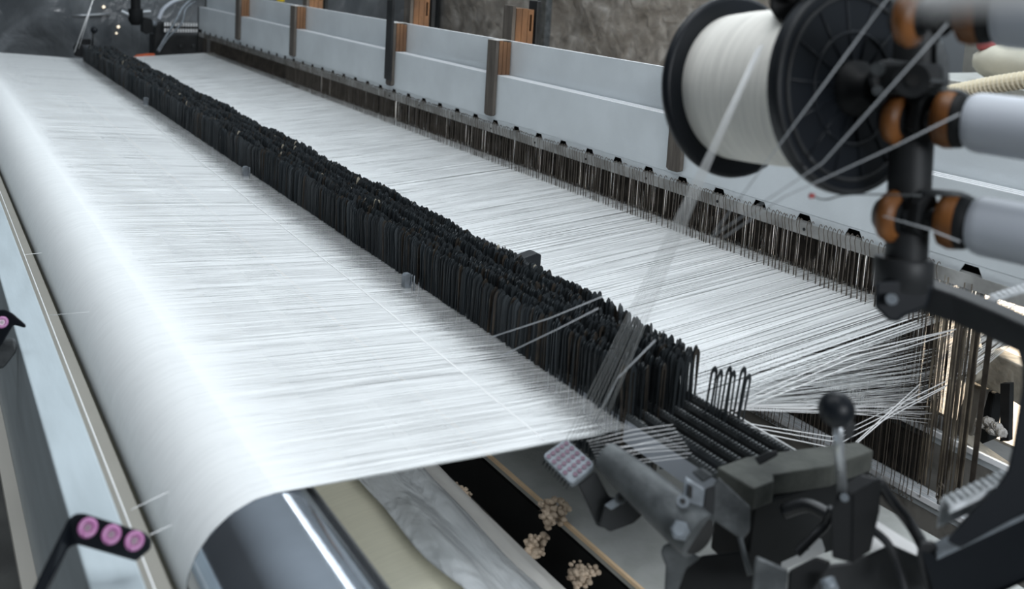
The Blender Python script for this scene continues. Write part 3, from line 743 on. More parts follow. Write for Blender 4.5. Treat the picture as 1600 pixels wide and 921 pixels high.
g = MB(); g.prism([(0.9444, 0.6808, 0.6767), (0.9608, 0.6714, 0.6867), (0.9833, 0.6564, 0.6853), (1.017, 0.6341, 0.6846), (1.018, 0.6297, 0.6566), (0.9952, 0.6433, 0.6476), (0.9514, 0.6715, 0.6431), (0.9429, 0.6791, 0.6573)], (0.0448, 0.0302, -0.0043)); g.build('hub_bracket', M['iron'], cl, bevel=0.006)
g = MB(); g.cyl((0.9952, 0.6576, 0.6631), (0.9584, 0.6341, 0.6666), 0.020, n=24); hb = g.build('hub_boss', M['iron'], cl)
g = MB(); g.cyl((0.9605, 0.6338, 0.6659), (0.955, 0.6302, 0.6664), 0.007, n=12); g.build('boss_hole', M['hole'], cl, under=hb)
g = MB(); g.cyl((0.9531, 0.6747, 0.6743), (0.9438, 0.669, 0.6751), 0.008, n=12); g.cyl((0.9527, 0.6715, 0.6491), (0.9434, 0.6657, 0.6501), 0.006, n=12); g.build('bracket_bolt', M['cast'], cl)
g = MB(); g.prism([(1.019, 0.648, 0.7074), (1.027, 0.6433, 0.7094), (1.032, 0.6377, 0.6918), (1.032, 0.633, 0.6619), (1.027, 0.6343, 0.6466), (1.018, 0.6398, 0.6445)], (0.0372, 0.0233, -0.003)); g.build('side_fin', M['cast'], cl, bevel=0.002)
g = MB(); g.prism([(0.9864, 0.6399, 0.6677), (1.012, 0.6228, 0.6681), (1.014, 0.6215, 0.6637), (0.9863, 0.6393, 0.6633)], (0.0277, 0.0175, -0.0026)); g.build('side_rib', M['cast'], cl)

def feeder_at(c, cb, rt, label):
    # c: centre of the far amber ring, cb: left end of the tube; the whole runs along -Y
    c = Vector(c); cb = Vector(cb); d = Vector((0.22, -0.975, 0.012)).normalized(); k = rt/0.034
    m1 = cb - d*0.026*k
    t = thing('yarn_feeder', tuple(c), label, 'yarn feeder', 'yarn feeders on the column')
    g = MB(); g.loft(c-d*0.022*k, c-d*0.010*k, [(0, 0.006*k), (0.3, 0.016*k), (1, 0.024*k)], 32); g.build('feeder_cap', M['iron'], t)
    g = MB(); g.loft(c-d*0.012*k, c+d*0.010*k, [(0, 0.020*k), (0.15, 0.028*k), (0.5, 0.0315*k), (0.8, 0.030*k), (1, 0.022*k)], 40); g.build('amber_ring', M['orange'], t)
    g = MB(); g.loft(c+d*0.010*k, c+d*0.013*k, [(0, 0.019*k), (1, 0.018*k)], 32); g.build('ring_plate', M['blackmatt'], t)
    g = MB(); g.tube([c+d*0.01*k, c.lerp(m1, 0.5), m1], 0.013*k, 12); g.build('feeder_shaft', M['iron'], t)
    a = c.lerp(m1, 0.42)
    g = MB(); g.prism([a+Vector(q)*k for q in ((-0.02, 0, -0.012), (-0.018, 0, 0.022), (-0.004, 0, 0.032), (0.014, 0, 0.030), (0.022, 0, 0.016), (0.020, 0, -0.010), (0.0, 0, -0.022))], (0, -0.014*k, 0)); g.build('feeder_arm', M['blackmatt'], t, bevel=0.003)
    g = MB(); g.tube(spline([a+Vector((0.0, 0, 0.030))*k, a+Vector((0.004, -0.03, 0.036))*k, m1+Vector((0.0, -0.02, 0.030))*k, m1+Vector((0.0, -0.045, 0.012))*k], 5), 0.004*k, 8); g.build('feeder_wire', M['cast'], t)
    g = MB(); g.loft(m1-d*0.010*k, m1+d*0.013*k, [(0, 0.024*k), (0.2, 0.032*k), (0.6, 0.0345*k), (1, 0.033*k)], 48); g.build('amber_ring', M['orange'], t)
    g = MB(); g.loft(m1+d*0.013*k, cb+d*0.002, [(0, 0.032*k), (0.35, 0.032*k), (0.8, 0.029*k), (1, 0.024*k)], 48); g.build('cup', M['blackmatt'], t)
    e = cb + d*0.24
    g = MB(); g.loft(cb, e, [(0, rt*0.86), (0.02, rt*0.95), (0.05, rt), (1, rt)], 64); g.build('feeder_tube', M['tubegrey'], t)
feeder_at((0.9977, 0.6731, 0.6139), (1.022, 0.5981, 0.6222), 0.0345, 'yarn feeder with amber rings and pale grey tube, middle of the column')
feeder_at((0.9908, 0.6614, 0.4978), (1.033, 0.586, 0.5037), 0.0345, 'yarn feeder with amber rings and pale grey tube, lowest on the column')
feeder_at((0.887, 0.5946, 0.7383), (0.9145, 0.5179, 0.7494), 0.0345, 'blurred yarn feeder with amber rings and pale tube at the picture top')
g = MB(); g.loft((0.2356, 0.1583, 0.7588), (0.2554, 0.1222, 0.7668), [(0, 0.0025), (0.1, 0.0045), (1, 0.006)], 24)
tag(g.build('near_tube', M['whiteplastic']), 'heavily blurred pale tube crossing the top right corner', 'tube')

# arm under the column and black loop frame
g = MB(); g.sweep([(1.028, 0.636, 0.4054), (1.038, 0.5927, 0.4024), (1.043, 0.5407, 0.3967), (1.044, 0.4908, 0.3911)], (1, 0, 0.1), 0.03, (0, 0.2, 1), 0.034)
ar = thing('support_arm', (1.051, 0.5228, 0.3928), 'black steel arm and curved loop frame at the right carrying the column', 'arm')
g.build('upper_arm', M['iron'], ar, bevel=0.003)
g = MB(); g.prism([(1.044, 0.551, 0.3898), (1.056, 0.5417, 0.3805), (1.065, 0.5343, 0.3672), (1.069, 0.5283, 0.3457), (1.068, 0.5258, 0.3202), (1.063, 0.5244, 0.2909), (1.058, 0.5229, 0.2541), (1.052, 0.5229, 0.2261), (1.044, 0.5263, 0.2118), (1.028, 0.5336, 0.1903), (1.009, 0.5427, 0.1673), (0.9925, 0.5505, 0.1436), (1.006, 0.5407, 0.1358), (1.043, 0.5199, 0.1623), (1.118, 0.4782, 0.2146), (1.12, 0.499, 0.3747), (1.096, 0.5182, 0.3984), (1.071, 0.5346, 0.4004)], (0.0398, 0.0196, -0.0173)); g.build('loop_frame', M['black'], ar, bevel=0.003)
g = MB(); g.prism([(1.04, 0.5783, 0.3938), (1.042, 0.5751, 0.3814), (1.052, 0.5676, 0.3747), (1.067, 0.5585, 0.3802), (1.076, 0.5547, 0.3926), (1.067, 0.5618, 0.3994)], (0.0387, 0.0209, -0.0137)); g.build('arm_lug', M['black'], ar, bevel=0.003)
# slotted cable duct above the arm
def duct(p0, p1, up, side, n, label, lintm):
    p0 = Vector(p0); p1 = Vector(p1); up = Vector(up); side = Vector(side)
    t = thing('slotted_duct', tuple(p0), label, 'cable duct')
    g = MB(); g.sweep([p0-up*0.5, p1-up*0.5], side, side.length*0.12, up, up.length); g.build('duct_side', lintm, t)
    g = MB()
    for i in range(n):
        q = p0.lerp(p1, (i+0.3)/n); q2 = p0.lerp(p1, (i+0.8)/n)
        g.prism([q, q2, q2+side, q+side], up*0.12)
    g.build('duct_finger', lintm, t)
    g = MB(); g.sweep([p0+side, p1+side], side, side.length*0.15, up, up.length*0.2); g.build('duct_rim', lintm, t)
duct((1.213, 0.6543, 0.3695), (1.281, 0.6134, 0.3996), (0, 0, 0.012), (-0.0222, -0.0211, 0.0032), 12, 'pale slotted plastic duct above the black arm at the right edge', M['comb'])
duct((1.034, 0.5859, 0.1631), (1.116, 0.5601, 0.1909), (0, 0, 0.035), (-0.0377, -0.0331, 0.0163), 10, 'lint-covered slotted plastic duct ending at the lower right', M['comb'])

# ================================================================ DROP WIRE DRIVE AND LEVER
bx = thing('drive_box', (1.02, 0.85, 0.0), 'dusty grey-green drive box at the near end of the toothed bars', 'drive box')
g = MB(); g.prism([(1.018, 0.9265, 0.04), (1.023, 0.857, 0.04), (1.067, 0.8574, 0.04), (1.079, 0.8709, 0.04), (1.183, 0.8464, 0.04), (1.286, 0.8461, 0.04), (1.287, 0.8777, 0.04), (1.14, 0.9156, 0.04), (1.082, 0.9278, 0.04)], (0, 0, -0.035)); g.build('box_cover', M['greygreen'], bx, bevel=0.003)
g = MB(); g.prism([(1.054, 0.9528, 0.005), (1.04, 0.8657, 0.005), (1.286, 0.849, 0.005), (1.293, 0.8902, 0.005)], (0.005, 0.01, -0.13)); g.build('box_body', M['blackmatt'], bx, bevel=0.003)
g = MB(); g.prism([(0.9631, 0.8724, 0.0665), (1.001, 0.8421, 0.0266), (1, 0.8377, -0.0078), (0.9907, 0.8418, -0.022), (0.9545, 0.8695, 0.0054), (0.9568, 0.8746, 0.0525)], (0.0222, 0.0192, -0.0165)); g.build('side_plate', M['cast'], bx, bevel=0.003)
g = MB(); g.tube([(0.9803, 0.838, -0.0118), (0.9778, 0.8251, -0.0305), (0.9766, 0.8107, -0.0523)], 0.004, 8); g.build('side_rod', M['cast'], bx)
g = MB(); g.prism([(1.024, 0.8522, 0.0776), (1.033, 0.8469, 0.0837), (1.047, 0.8391, 0.0938), (1.046, 0.841, 0.101), (1.033, 0.8488, 0.0983), (1.018, 0.8576, 0.0881)], (0.0154, 0.0126, -0.01)); g.build('end_stop', M['iron'], bx, bevel=0.002)
sb = thing('slotted_bracket', (0.9412, 0.8921, 0.0183), 'grey slotted bracket with socket screw clamping the round tube', 'bracket')
g = MB(); g.prism([(0.9095, 0.8847, 0.0751), (0.9333, 0.8668, 0.0589), (0.9281, 0.8642, 0.0159), (0.905, 0.8814, 0.0303)], (0.0141, 0.0133, -0.0109)); g.build('bracket_face', M['castlight'], sb, bevel=0.003)
g = MB(); g.prism([(0.9103, 0.8769, 0.0665), (0.9148, 0.8735, 0.0632), (0.9138, 0.8718, 0.0463), (0.9093, 0.8752, 0.0496)], (0.0028, 0.0027, -0.0022)); g.build('slot', M['hole'], sb)
g = MB(); g.prism([(0.9369, 0.8701, 0.0563), (0.949, 0.863, 0.0625), (0.9452, 0.858, 0.0086), (0.9317, 0.8675, 0.013)], (0.0141, 0.0133, -0.0109)); g.build('bracket_side', M['iron'], sb, bevel=0.002)
g = MB(); g.prism([(0.9241, 0.8872, 0.0758), (0.9363, 0.8803, 0.0838), (0.9513, 0.8689, 0.0723), (0.9375, 0.8764, 0.0615)], (0.0142, 0.0133, -0.0104)); g.build('top_clamp', M['cast'], sb, bevel=0.003)
g = MB(); g.cyl((0.9144, 0.8878, 0.0339), (0.8963, 0.8715, 0.0476), 0.0085, n=20); sc = g.build('socket_screw', M['castlight'], sb)
g = MB(); g.cyl((0.8959, 0.8711, 0.0478), (0.8949, 0.8701, 0.0487), 0.004, n=6); g.build('socket', M['hole'], sb, under=sc)
rt = thing('round_tube', (0.8809, 0.8243, 0.0259), 'dull round steel tube sloping under the toothed bars with an open end', 'tube')
g = MB(); g.loft((0.8852, 1.028, 0.0415), (0.9177, 0.8565, -0.0016), [(0, 0.022), (0.3, 0.028), (0.93, 0.035), (1, 0.034)], 48); g.build('tube_body', M['cast'], rt)
g = MB(); g.loft((0.9176, 0.8571, -0.0015), (0.9176, 0.8552, -0.0017), [(0, 0.027), (1, 0.027)], 32); g.build('open_end', M['hole'], rt)
g = MB(); g.cyl((0.8984, 0.8698, 0.0024), (0.8692, 0.8466, 0.0269), 0.013, n=6, smooth=False); g.cyl((0.8699, 0.8473, 0.0263), (0.8637, 0.8425, 0.0317), 0.008, n=16); g.build('tube_bolt', M['castlight'], rt)
g = MB(); g.prism([(0.9061, 0.9164, -0.0589), (0.9094, 0.916, -0.0467), (0.9218, 0.9086, -0.0404), (0.9556, 0.8834, -0.0619), (0.9367, 0.8933, -0.0797), (0.9253, 0.8956, -0.1171), (0.9098, 0.9057, -0.1182), (0.912, 0.91, -0.0768)], (0.0341, 0.0335, -0.0308)); g.build('tube_support', M['cast'], rt, bevel=0.004)
g = MB(); g.prism([(0.936, 0.9062, -0.0772), (0.9659, 0.8884, -0.0641), (1.021, 0.854, -0.0529), (1.031, 0.838, -0.1168), (0.9337, 0.9012, -0.1235)], (0.0355, 0.0326, -0.031)); tag(g.build('base_casting', M['blackmatt'], bevel=0.004), 'black base casting under the open end of the round tube', 'casting')

# guide pad with ceramic eyes
gp = thing('eyelet_pad', (0.853, 1.082, 0.015), 'pale square pad of mauve ceramic eyelets on a grey bent arm', 'eyelet pad')
c0 = (0.8644, 1.102, 0.0396); c1 = (0.8781, 1.042, 0.022); c2 = (0.8353, 1.043, -0.0004); c3 = (0.8214, 1.104, 0.0207)
nr = (Vector(c1)-Vector(c0)).cross(Vector(c3)-Vector(c0)).normalized()
if nr.dot(Vector((0, 0, .76))-Vector(c0)) < 0: nr = -nr
def rounded(cs, r, n=4):
    out = []; m = len(cs); cs = [Vector(q) for q in cs]
    for i in range(m):
        a = cs[i-1]; b = cs[i]; c = cs[(i+1) % m]
        p = b+(a-b).normalized()*r; q = b+(c-b).normalized()*r
        for k in range(n+1):
            t = k/n; out.append(p*(1-t)**2+b*2*t*(1-t)+q*t*t)
    return out
g = MB(); g.prism(rounded((c0, c1, c2, c3), 0.008), -nr*0.012); g.build('pad_plate', M['castlight'], gp, bevel=0.0015)
C0, C1, C2, C3 = [Vector(q) for q in (c0, c1, c2, c3)]
for i in range(5):
    for j in range(5):
        if (i, j) == (4, 4): continue
        u_ = 0.13+0.185*i; v_ = 0.13+0.185*j
        p = (C0*(1-u_)+C1*u_)*(1-v_)+(C3*(1-u_)+C2*u_)*v_
        g = MB(); eye(g, p+nr*0.001, nr, 0.0038); g.build('eyelet', M['pinkpale'], gp)
g = MB()
for i in range(9):
    v_ = 0.1+0.1*i; p = C3*(1-v_)+C2*v_; q = p - nr*0.014 + (C3-C0).normalized()*0.006
    g.cyl(p-nr*0.006, q, 0.0018, 0.0006, n=6)
g.build('pad_pin', M['black'], gp)
g = MB(); g.prism([(0.8546, 1.053, -0.0107), (0.8779, 1.041, 0.0123), (0.8954, 1.024, -0.0254), (0.9118, 1.013, -0.0282), (0.9139, 1.009, -0.0474), (0.8881, 1.022, -0.0744), (0.8783, 1.029, -0.0712), (0.8672, 1.041, -0.0409)], (0.0123, 0.0145, -0.0111)); g.build('bent_arm', M['iron'], gp, bevel=0.003)
g = MB(); g.prism([(0.8762, 1.013, -0.0283), (0.9106, 0.9941, 0.0009), (0.9186, 0.9876, -0.0081), (0.9245, 0.9792, -0.0403), (0.913, 0.985, -0.0526), (0.8828, 1.003, -0.068), (0.8693, 1.013, -0.0575)], (0.0189, 0.0213, -0.017)); g.build('clamp_body', M['iron'], gp, bevel=0.003)
g = MB(); g.prism([(0.87, 1.006, -0.0227), (0.9042, 0.987, 0.0063), (0.9112, 0.9811, -0.0027), (0.8787, 0.9987, -0.0297)], (0.0126, 0.0143, -0.011)); g.build('clamp_face', M['castlight'], gp, bevel=0.002)
g = MB(); g.cyl((0.8923, 0.9946, -0.0128), (0.8851, 0.9881, -0.0064), 0.008, n=20); sc = g.build('clamp_screw', M['cast'], gp)
g = MB(); g.cyl((0.885, 0.988, -0.0063), (0.8842, 0.987, -0.0056), 0.004, n=12); g.build('screw_socket', M['hole'], gp, under=sc)

# lever
lv = thing('hand_lever', (1.004, 0.6975, 0.1272), 'hand lever with black ball knob and steel rod rising from a dark housing', 'lever')
g = MB(); g.ball((0.9313, 0.6679, 0.2641), 0.0215, 32); g.build('ball_knob', M['black'], lv)
g = MB(); g.tube([(0.9323, 0.6651, 0.2489), (0.9586, 0.676, 0.1924), (0.9863, 0.6852, 0.1297)], 0.0062, 12); g.build('lever_rod', M['sheathing'], lv)
g = MB(); g.prism([(0.9555, 0.6723, 0.2372), (0.9667, 0.6655, 0.241), (0.9679, 0.6638, 0.2349), (0.9624, 0.6652, 0.219), (0.9559, 0.6699, 0.2217)], (0.0067, 0.0047, -0.0037)); g.build('tab', M['iron'], lv, bevel=0.001)
g = MB(); g.prism([(0.9754, 0.6825, 0.1452), (0.988, 0.6732, 0.1381), (0.9854, 0.6629, 0.0521), (0.9653, 0.6768, 0.0571), (0.9648, 0.6851, 0.1143)], (0.0419, 0.0288, -0.0282)); g.prism([(0.988, 0.6732, 0.1381), (1.019, 0.6556, 0.1593), (1.016, 0.652, 0.1178), (1.006, 0.6517, 0.0678), (0.9853, 0.6627, 0.0505)], (0.0426, 0.0283, -0.0282)); g.build('lever_housing', M['blackmatt'], lv, bevel=0.002)
g = MB(); g.prism([(0.9754, 0.6825, 0.1452), (0.9971, 0.6706, 0.1626), (1.019, 0.6556, 0.1593), (0.988, 0.6731, 0.1373)], (0.0256, 0.0172, -0.0156)); g.build('housing_top', M['iron'], lv, bevel=0.002)
g = MB(); g.cyl((0.9782, 0.6766, 0.1338), (0.9708, 0.6724, 0.1381), 0.005, n=12); g.build('pivot_screw', M['castlight'], lv)

# lower castings
def part(name, uv, off, m, label, cat, bev=0.004):
    g = MB(); g.prism(uv, off); o = g.build(name, m, bevel=bev); tag(o, label, cat); return o
part('base_block', [(0.9823, 0.7176, -0.002), (0.9889, 0.7157, 0.0151), (1.028, 0.6915, 0.0235), (1.071, 0.6663, 0.0497), (1.105, 0.6422, 0.0338), (1.119, 0.6254, -0.0174), (0.9791, 0.7162, -0.027)], (0.1024, 0.0669, -0.0741), M['iron'], 'dark iron base block under the lever housing', 'block')
part('corner_block', [(0.9074, 0.7482, 0.0367), (0.9429, 0.7226, 0.0212), (0.9396, 0.7197, -0.0157), (0.9024, 0.7438, -0.0183)], (0.046, 0.0368, -0.0374), M['cast'], 'dark grey corner block at the bottom edge left of the lever housing', 'block')
part('corner_fitting', [(0.9508, 0.7284, 0.0134), (0.9809, 0.7114, 0.0335), (0.9982, 0.6993, 0.0281), (0.9711, 0.7103, -0.0206), (0.9481, 0.7252, -0.0222)], (0.0478, 0.0357, -0.0373), M['blackmatt'], 'black fitting at the bottom edge between the corner block and the base block', 'fitting')
g = MB(); g.tube([(0.9759, 0.6885, 0.018), (0.9729, 0.6771, 0.0086)], 0.010, 10); tag(g.build('steel_pin', M['castlight']), 'short bright steel pin at the bottom edge below the lever', 'pin')
# crossbeam to the lower right
g = MB(); g.prism([(1.051, 0.6011, 0.0933), (1.101, 0.5204, 0.1811), (1.116, 0.4912, 0.2124), (1.095, 0.4802, 0.2081), (1.081, 0.5088, 0.1755), (1.03, 0.5795, 0.0974)], (0, 0, -0.006)); 
cbm = thing('cross_beam', (1.053, 0.5433, 0.1181), 'black cross beam with worn grey top edge at the lower right corner', 'beam')
g.build('top_edge', M['castlight'], cbm)  # light along the beam's top, put into a paler strip
g = MB(); g.prism([(1.023, 0.5958, 0.095), (1.032, 0.5806, 0.0963), (1.083, 0.5098, 0.1744), (1.1, 0.4825, 0.2055), (1.099, 0.4727, 0.1295), (1.033, 0.5459, 0.042), (1.032, 0.5684, 0.0276)], (0.0383, 0.0198, -0.0231)); g.build('beam_side', M['black'], cbm)
part('hose_clamp', [(1.021, 0.5992, 0.1079), (1.036, 0.5891, 0.109), (1.048, 0.578, 0.0829), (1.061, 0.5633, 0.0416), (1.029, 0.5843, 0.0394), (1.018, 0.5984, 0.0885)], (0.0458, 0.0259, -0.0303), M['iron'], 'dark clamp joining the cross beam and the base block', 'clamp')
for pts, r, l in (([(1.041, 0.6749, 0.142), (1.057, 0.661, 0.1145), (1.073, 0.6466, 0.0912), (1.069, 0.6234, 0.0752), (1.066, 0.6107, 0.0576)], 0.0075, 'black cable looping from the lever housing to the cross beam'),
                  ([(1.027, 0.664, 0.0821), (1.032, 0.6478, 0.0743), (1.034, 0.6316, 0.0554), (1.024, 0.6102, 0.029)], 0.0055, 'black cable hanging down past the white plate'),
                  ([(1.055, 0.7974, -0.0356), (1.075, 0.788, -0.0117), (1.09, 0.7804, 0.0074), (1.09, 0.7726, 0.0361)], 0.0065, 'black hose behind the lever housing above the white piece'),
                  ([(1.08, 0.8456, -0.0056), (1.093, 0.8158, 0.0167), (1.098, 0.7769, 0.0188)], 0.010, 'thick black hose under the drive box')):
    g = MB(); g.tube(spline(pts, 6), r, 10); tag(g.build('cable', M['cable']), l, 'cable')
part('white_plate', [(1.211, 0.7818, -0.0202), (1.265, 0.7412, -0.0565), (1.242, 0.7536, -0.0751), (1.231, 0.7609, -0.0759), (1.204, 0.7828, -0.0454)], (0, 0, -0.02), M['whiteplastic'], 'bright white plate lying behind the lever housing', 'plate', 0.002)
part('white_spout', [(1.091, 0.8508, -0.0912), (1.094, 0.8479, -0.0977), (1.147, 0.8168, -0.0683), (1.143, 0.8219, -0.0534), (1.131, 0.8297, -0.0504), (1.126, 0.8304, -0.0698)], (0, 0, -0.008), M['whiteplastic'], 'bright white plastic spout showing between the cables', 'plate', 0.002)
part('white_corner', [(1.174, 0.6257, -0.0151), (1.199, 0.6118, 0.0018), (1.226, 0.5896, -0.0311), (1.181, 0.6185, -0.0342)], (0, 0, -0.02), M['whiteplastic'], 'bright white corner of a plate at the bottom right edge', 'plate', 0.002)
part('pale_plate', [(1.042, 0.8995, -0.1435), (1.057, 0.8925, -0.1231), (1.077, 0.8802, -0.115), (1.077, 0.8743, -0.1604), (1.04, 0.8981, -0.1629)], (0, 0, -0.02), M['deck'], 'pale grey plate at the bottom edge beside the base casting', 'plate', 0.002)

# ================================================================ THREADS
def thr(pts, r, label, group, m=None):
    g = MB(); g.tube(pts, r, 6); tag(g.build('yarn_thread', m or M['thread']), label, 'thread', group)
top = (0.8576, 0.7701, 0.6916); 
for i in range(9):
    a = (i-4)/4.0
    s = Vector(top)+Vector((0.009*a, 0.003*a, 0.002*a))
    e = Vector((0.8846, 1.088, 0.036))+Vector((0.024*a+random.uniform(-.002, .002), -0.012*a, random.uniform(-.002, .002)))
    m_ = Vector((0.8467, 0.8241, 0.5527))+Vector((0.013*a, 0.004*a, 0.002*a))
    thr([s, m_, e], 0.00042, 'fine white thread in the bundle falling from the bobbin to the eyelet pad', 'threads from the bobbin to the eyelet pad', m=M['bundle'])
singles = (
 ([(0.8682, 0.6099, 0.7596), (0.8255, 0.7889, 0.4597)], 0.0009, 'single thread crossing the black flange nearest the yarn'),
 ([(0.8622, 0.5382, 0.7354), (0.8641, 0.6704, 0.569), (0.8293, 0.7972, 0.4514)], 0.0009, 'single thread coming from the topmost feeder across the flange'),
 ([(0.9567, 0.5709, 0.6377), (0.9248, 0.622, 0.5946), (0.8824, 0.7348, 0.5132), (0.8792, 0.823, 0.4389)], 0.0010, 'single thread leaving the middle feeder across the column'),
 ([(0.9694, 1.157, 0.2391), (0.922, 1.24, 0.1789), (0.8602, 1.333, 0.1198)], 0.0011, 'single thread slanting across the drop wires, upper one'),
 ([(0.9292, 1.123, 0.2349), (0.9018, 1.193, 0.1787), (0.852, 1.277, 0.11)], 0.0011, 'single thread slanting across the drop wires, lower one'),
 ([(0.9247, 0.9814, 0.2349), (0.9025, 1.034, 0.1584), (0.8975, 1.073, 0.072)], 0.0013, 'single thread joining the bundle above the eyelet pad from the right'),
 ([(0.9829, 0.5695, 0.4926), (0.9716, 0.602, 0.4998), (0.9467, 0.6434, 0.5066)], 0.0012, 'thin thread sagging over the lowest feeder'),
)
for p, r, l in singles: thr(p, r*0.8, l, 'single threads from the feeders', m=M['thin'])
g = MB(); g.tube(spline([(0.9426, 0.7427, 0.5079), (0.949, 0.7263, 0.5064), (0.95, 0.6915, 0.5209), (0.9752, 0.6166, 0.5348)], 5), 0.0011, 6)
t = thing('knotted_thread', (0.9426, 0.7427, 0.5079), 'thread with a dark red knot hanging in front of the aluminium frame', 'thread')
g.build('thread', M['cast'], t)
g = MB(); g.ball((0.9426, 0.7427, 0.5079), 0.0036, 10, (1.5, 1, 1), 0.4); g.build('knot', M['red'], t)
for a, b in zip([(0.8809, 1.068, 0.0464), (0.8827, 1.066, 0.0421), (0.8844, 1.065, 0.0378), (0.8862, 1.063, 0.0335), (0.888, 1.061, 0.0292), (0.8897, 1.059, 0.0249), (0.8915, 1.058, 0.0206), (0.8932, 1.056, 0.0163), (0.895, 1.054, 0.012), (0.8968, 1.052, 0.0077)], [(1.02, 1.027, 0.061), (1.023, 1.024, 0.0556), (1.026, 1.021, 0.0502), (1.029, 1.019, 0.0449), (1.032, 1.016, 0.0395), (1.035, 1.013, 0.0342), (1.038, 1.01, 0.0288), (1.041, 1.008, 0.0234), (1.044, 1.005, 0.0181), (1.047, 1.002, 0.0127)]):
    thr([a, Vector(a).lerp(Vector(b), 0.5)+Vector((random.uniform(-.006, .006), 0, random.uniform(-.005, .005))), b], 0.00045, 'white thread running from the eyelet pad under the toothed bars', 'threads from the eyelet pad under the bars')
for i, (a, b, c) in enumerate(((( 1.20, 1.10, -0.002), (1.62, 1.166, -0.1652), (1.9, 1.096, -0.0696)), ((1.20, 1.09, -0.004), (1.62, 1.165, -0.1746), (1.9, 1.092, -0.0768)), ((1.20, 1.08, -0.006), (1.6, 1.149, -0.1763), (1.9, 1.097, -0.0848)),
                               ((1.22, 1.12, 0.0), (1.6, 1.127, 0.0371), (1.92, 1.09, 0.0502)), ((1.22, 1.11, 0.0), (1.6, 1.126, 0.0267), (1.92, 1.083, 0.0542)), ((1.22, 1.10, 0.0), (1.6, 1.124, 0.0112), (1.92, 1.103, 0.0353)))):
    thr([a, b, c], 0.0011, 'loose white selvedge thread reaching the near end heddles', 'selvedge threads at the near end')
for i, (b, c) in enumerate((((1.9, 1.087, -0.0599), (2.2, 1.155, -0.0678)), ((1.9, 1.083, -0.0657), (2.2, 1.157, -0.0766)), ((1.6, 1.095, -0.1384), (1.85, 1.124, -0.077)), ((1.6, 1.091, -0.1377), (1.85, 1.125, -0.0894)))):
    thr([b, c], 0.0011, ['loose thread past the near heddles, upper of two', 'loose thread past the near heddles, lower of two', 'loose thread slanting steeply behind the ball knob, upper of two', 'loose thread slanting steeply behind the ball knob, lower of two'][i], 'loose threads around the near heddles')
# shallow bundle of threads below the shed
for i in range(34):
    a = i/33.0
    y = 1.145+0.004*i*0.6
    thr([(1.215, 1.135+0.001*i, -0.001), (1.50, 1.125+0.0015*i, -0.055-0.02*random.random()), (1.895, 1.115+0.003*i, -0.13-0.05*random.random()+0.02*a)], 0.0006, 'white warp thread dipping below the shed at the near edge', 'warp threads dipping below the shed')

# ================================================================ FAR END OF THE LOOM
fm = thing('far_side_frame', (1.75, 7.45, -1.0), 'dark machine side frame at the far end of the harness', 'machine frame')
g = MB(); g.box((1.60, 7.45, -0.9), (1.95, 7.6, 0.15)); g.build('frame_casting', M['iron'], fm, bevel=0.01)
g = MB(); g.prism([(1.613, 7.44, 0.2229), (1.674, 7.44, 0.2437), (1.704, 7.44, 0.1163), (1.649, 7.44, -0.0223), (1.602, 7.44, -0.0223)], (0, 0.1, 0)); g.build('frame_rib', M['iron'], fm, bevel=0.005)
g = MB(); g.ball((1.595, 7.4, 0.2305), 0.022, 14); g.build('knob', M['castlight'], fm)
g = MB()
for (u, v) in ((0, 0), (1, 0), (0, 1)): g.cyl((1.80+0.1*u, 7.449, 0.06-0.08*v), (1.80+0.1*u, 7.43, 0.06-0.08*v), 0.012, n=8)
g.build('bolt', M['cast'], fm)
dc = thing('far_duct', (1.652, 7.3, 0.2103), 'white slotted duct on the dark frame at the far end', 'cable duct')
a = (1.642, 7.3, 0.2438); b = (1.892, 7.3, 0.2291)
g = MB(); g.box((a[0], 7.31, a[2]-0.07), (b[0], 7.33, a[2]+0.005)); g.build('duct_body', M['iron'], dc)
for z in (0.0, -0.045):
    g = MB()
    for i in range(13):
        x = a[0]+(b[0]-a[0])*(i+0.2)/13; g.box((x, 7.29, a[2]+z-0.022), (x+0.010, 7.308, a[2]+z+0.004))
    g.build('duct_finger', M['whiteplastic'], dc)
fc = thing('far_feeder_column', (1.442, 7.3, 0.3155), 'black feeder column with cross roller hanging in front of the far film wall', 'column')
g = MB(); g.cyl((1.439, 7.3, 0.5274), (1.441, 7.3, 0.3439), 0.035, n=20); g.build('column_tube', M['blackmatt'], fc)
g = MB(); g.loft((1.441, 7.3, 0.3439), (1.442, 7.3, 0.2256), [(0, 0.052), (0.7, 0.052), (1, 0.03)], 24); g.build('collar', M['blackmatt'], fc)
g = MB(); g.prism([(1.487, 7.3, 0.2882), (1.559, 7.3, 0.2708), (1.57, 7.3, 0.1849), (1.524, 7.3, 0.1555), (1.488, 7.3, 0.1741)], (0, 0.06, 0)); g.build('clamp', M['blackmatt'], fc, bevel=0.005)
g = MB(); g.cyl((1.348, 7.32, 0.3212), (1.402, 7.3, 0.2957), 0.018, n=16); g.cyl((1.482, 7.3, 0.3213), (1.545, 7.3, 0.3277), 0.014, n=16); g.build('cross_roller', M['sheathing'], fc)
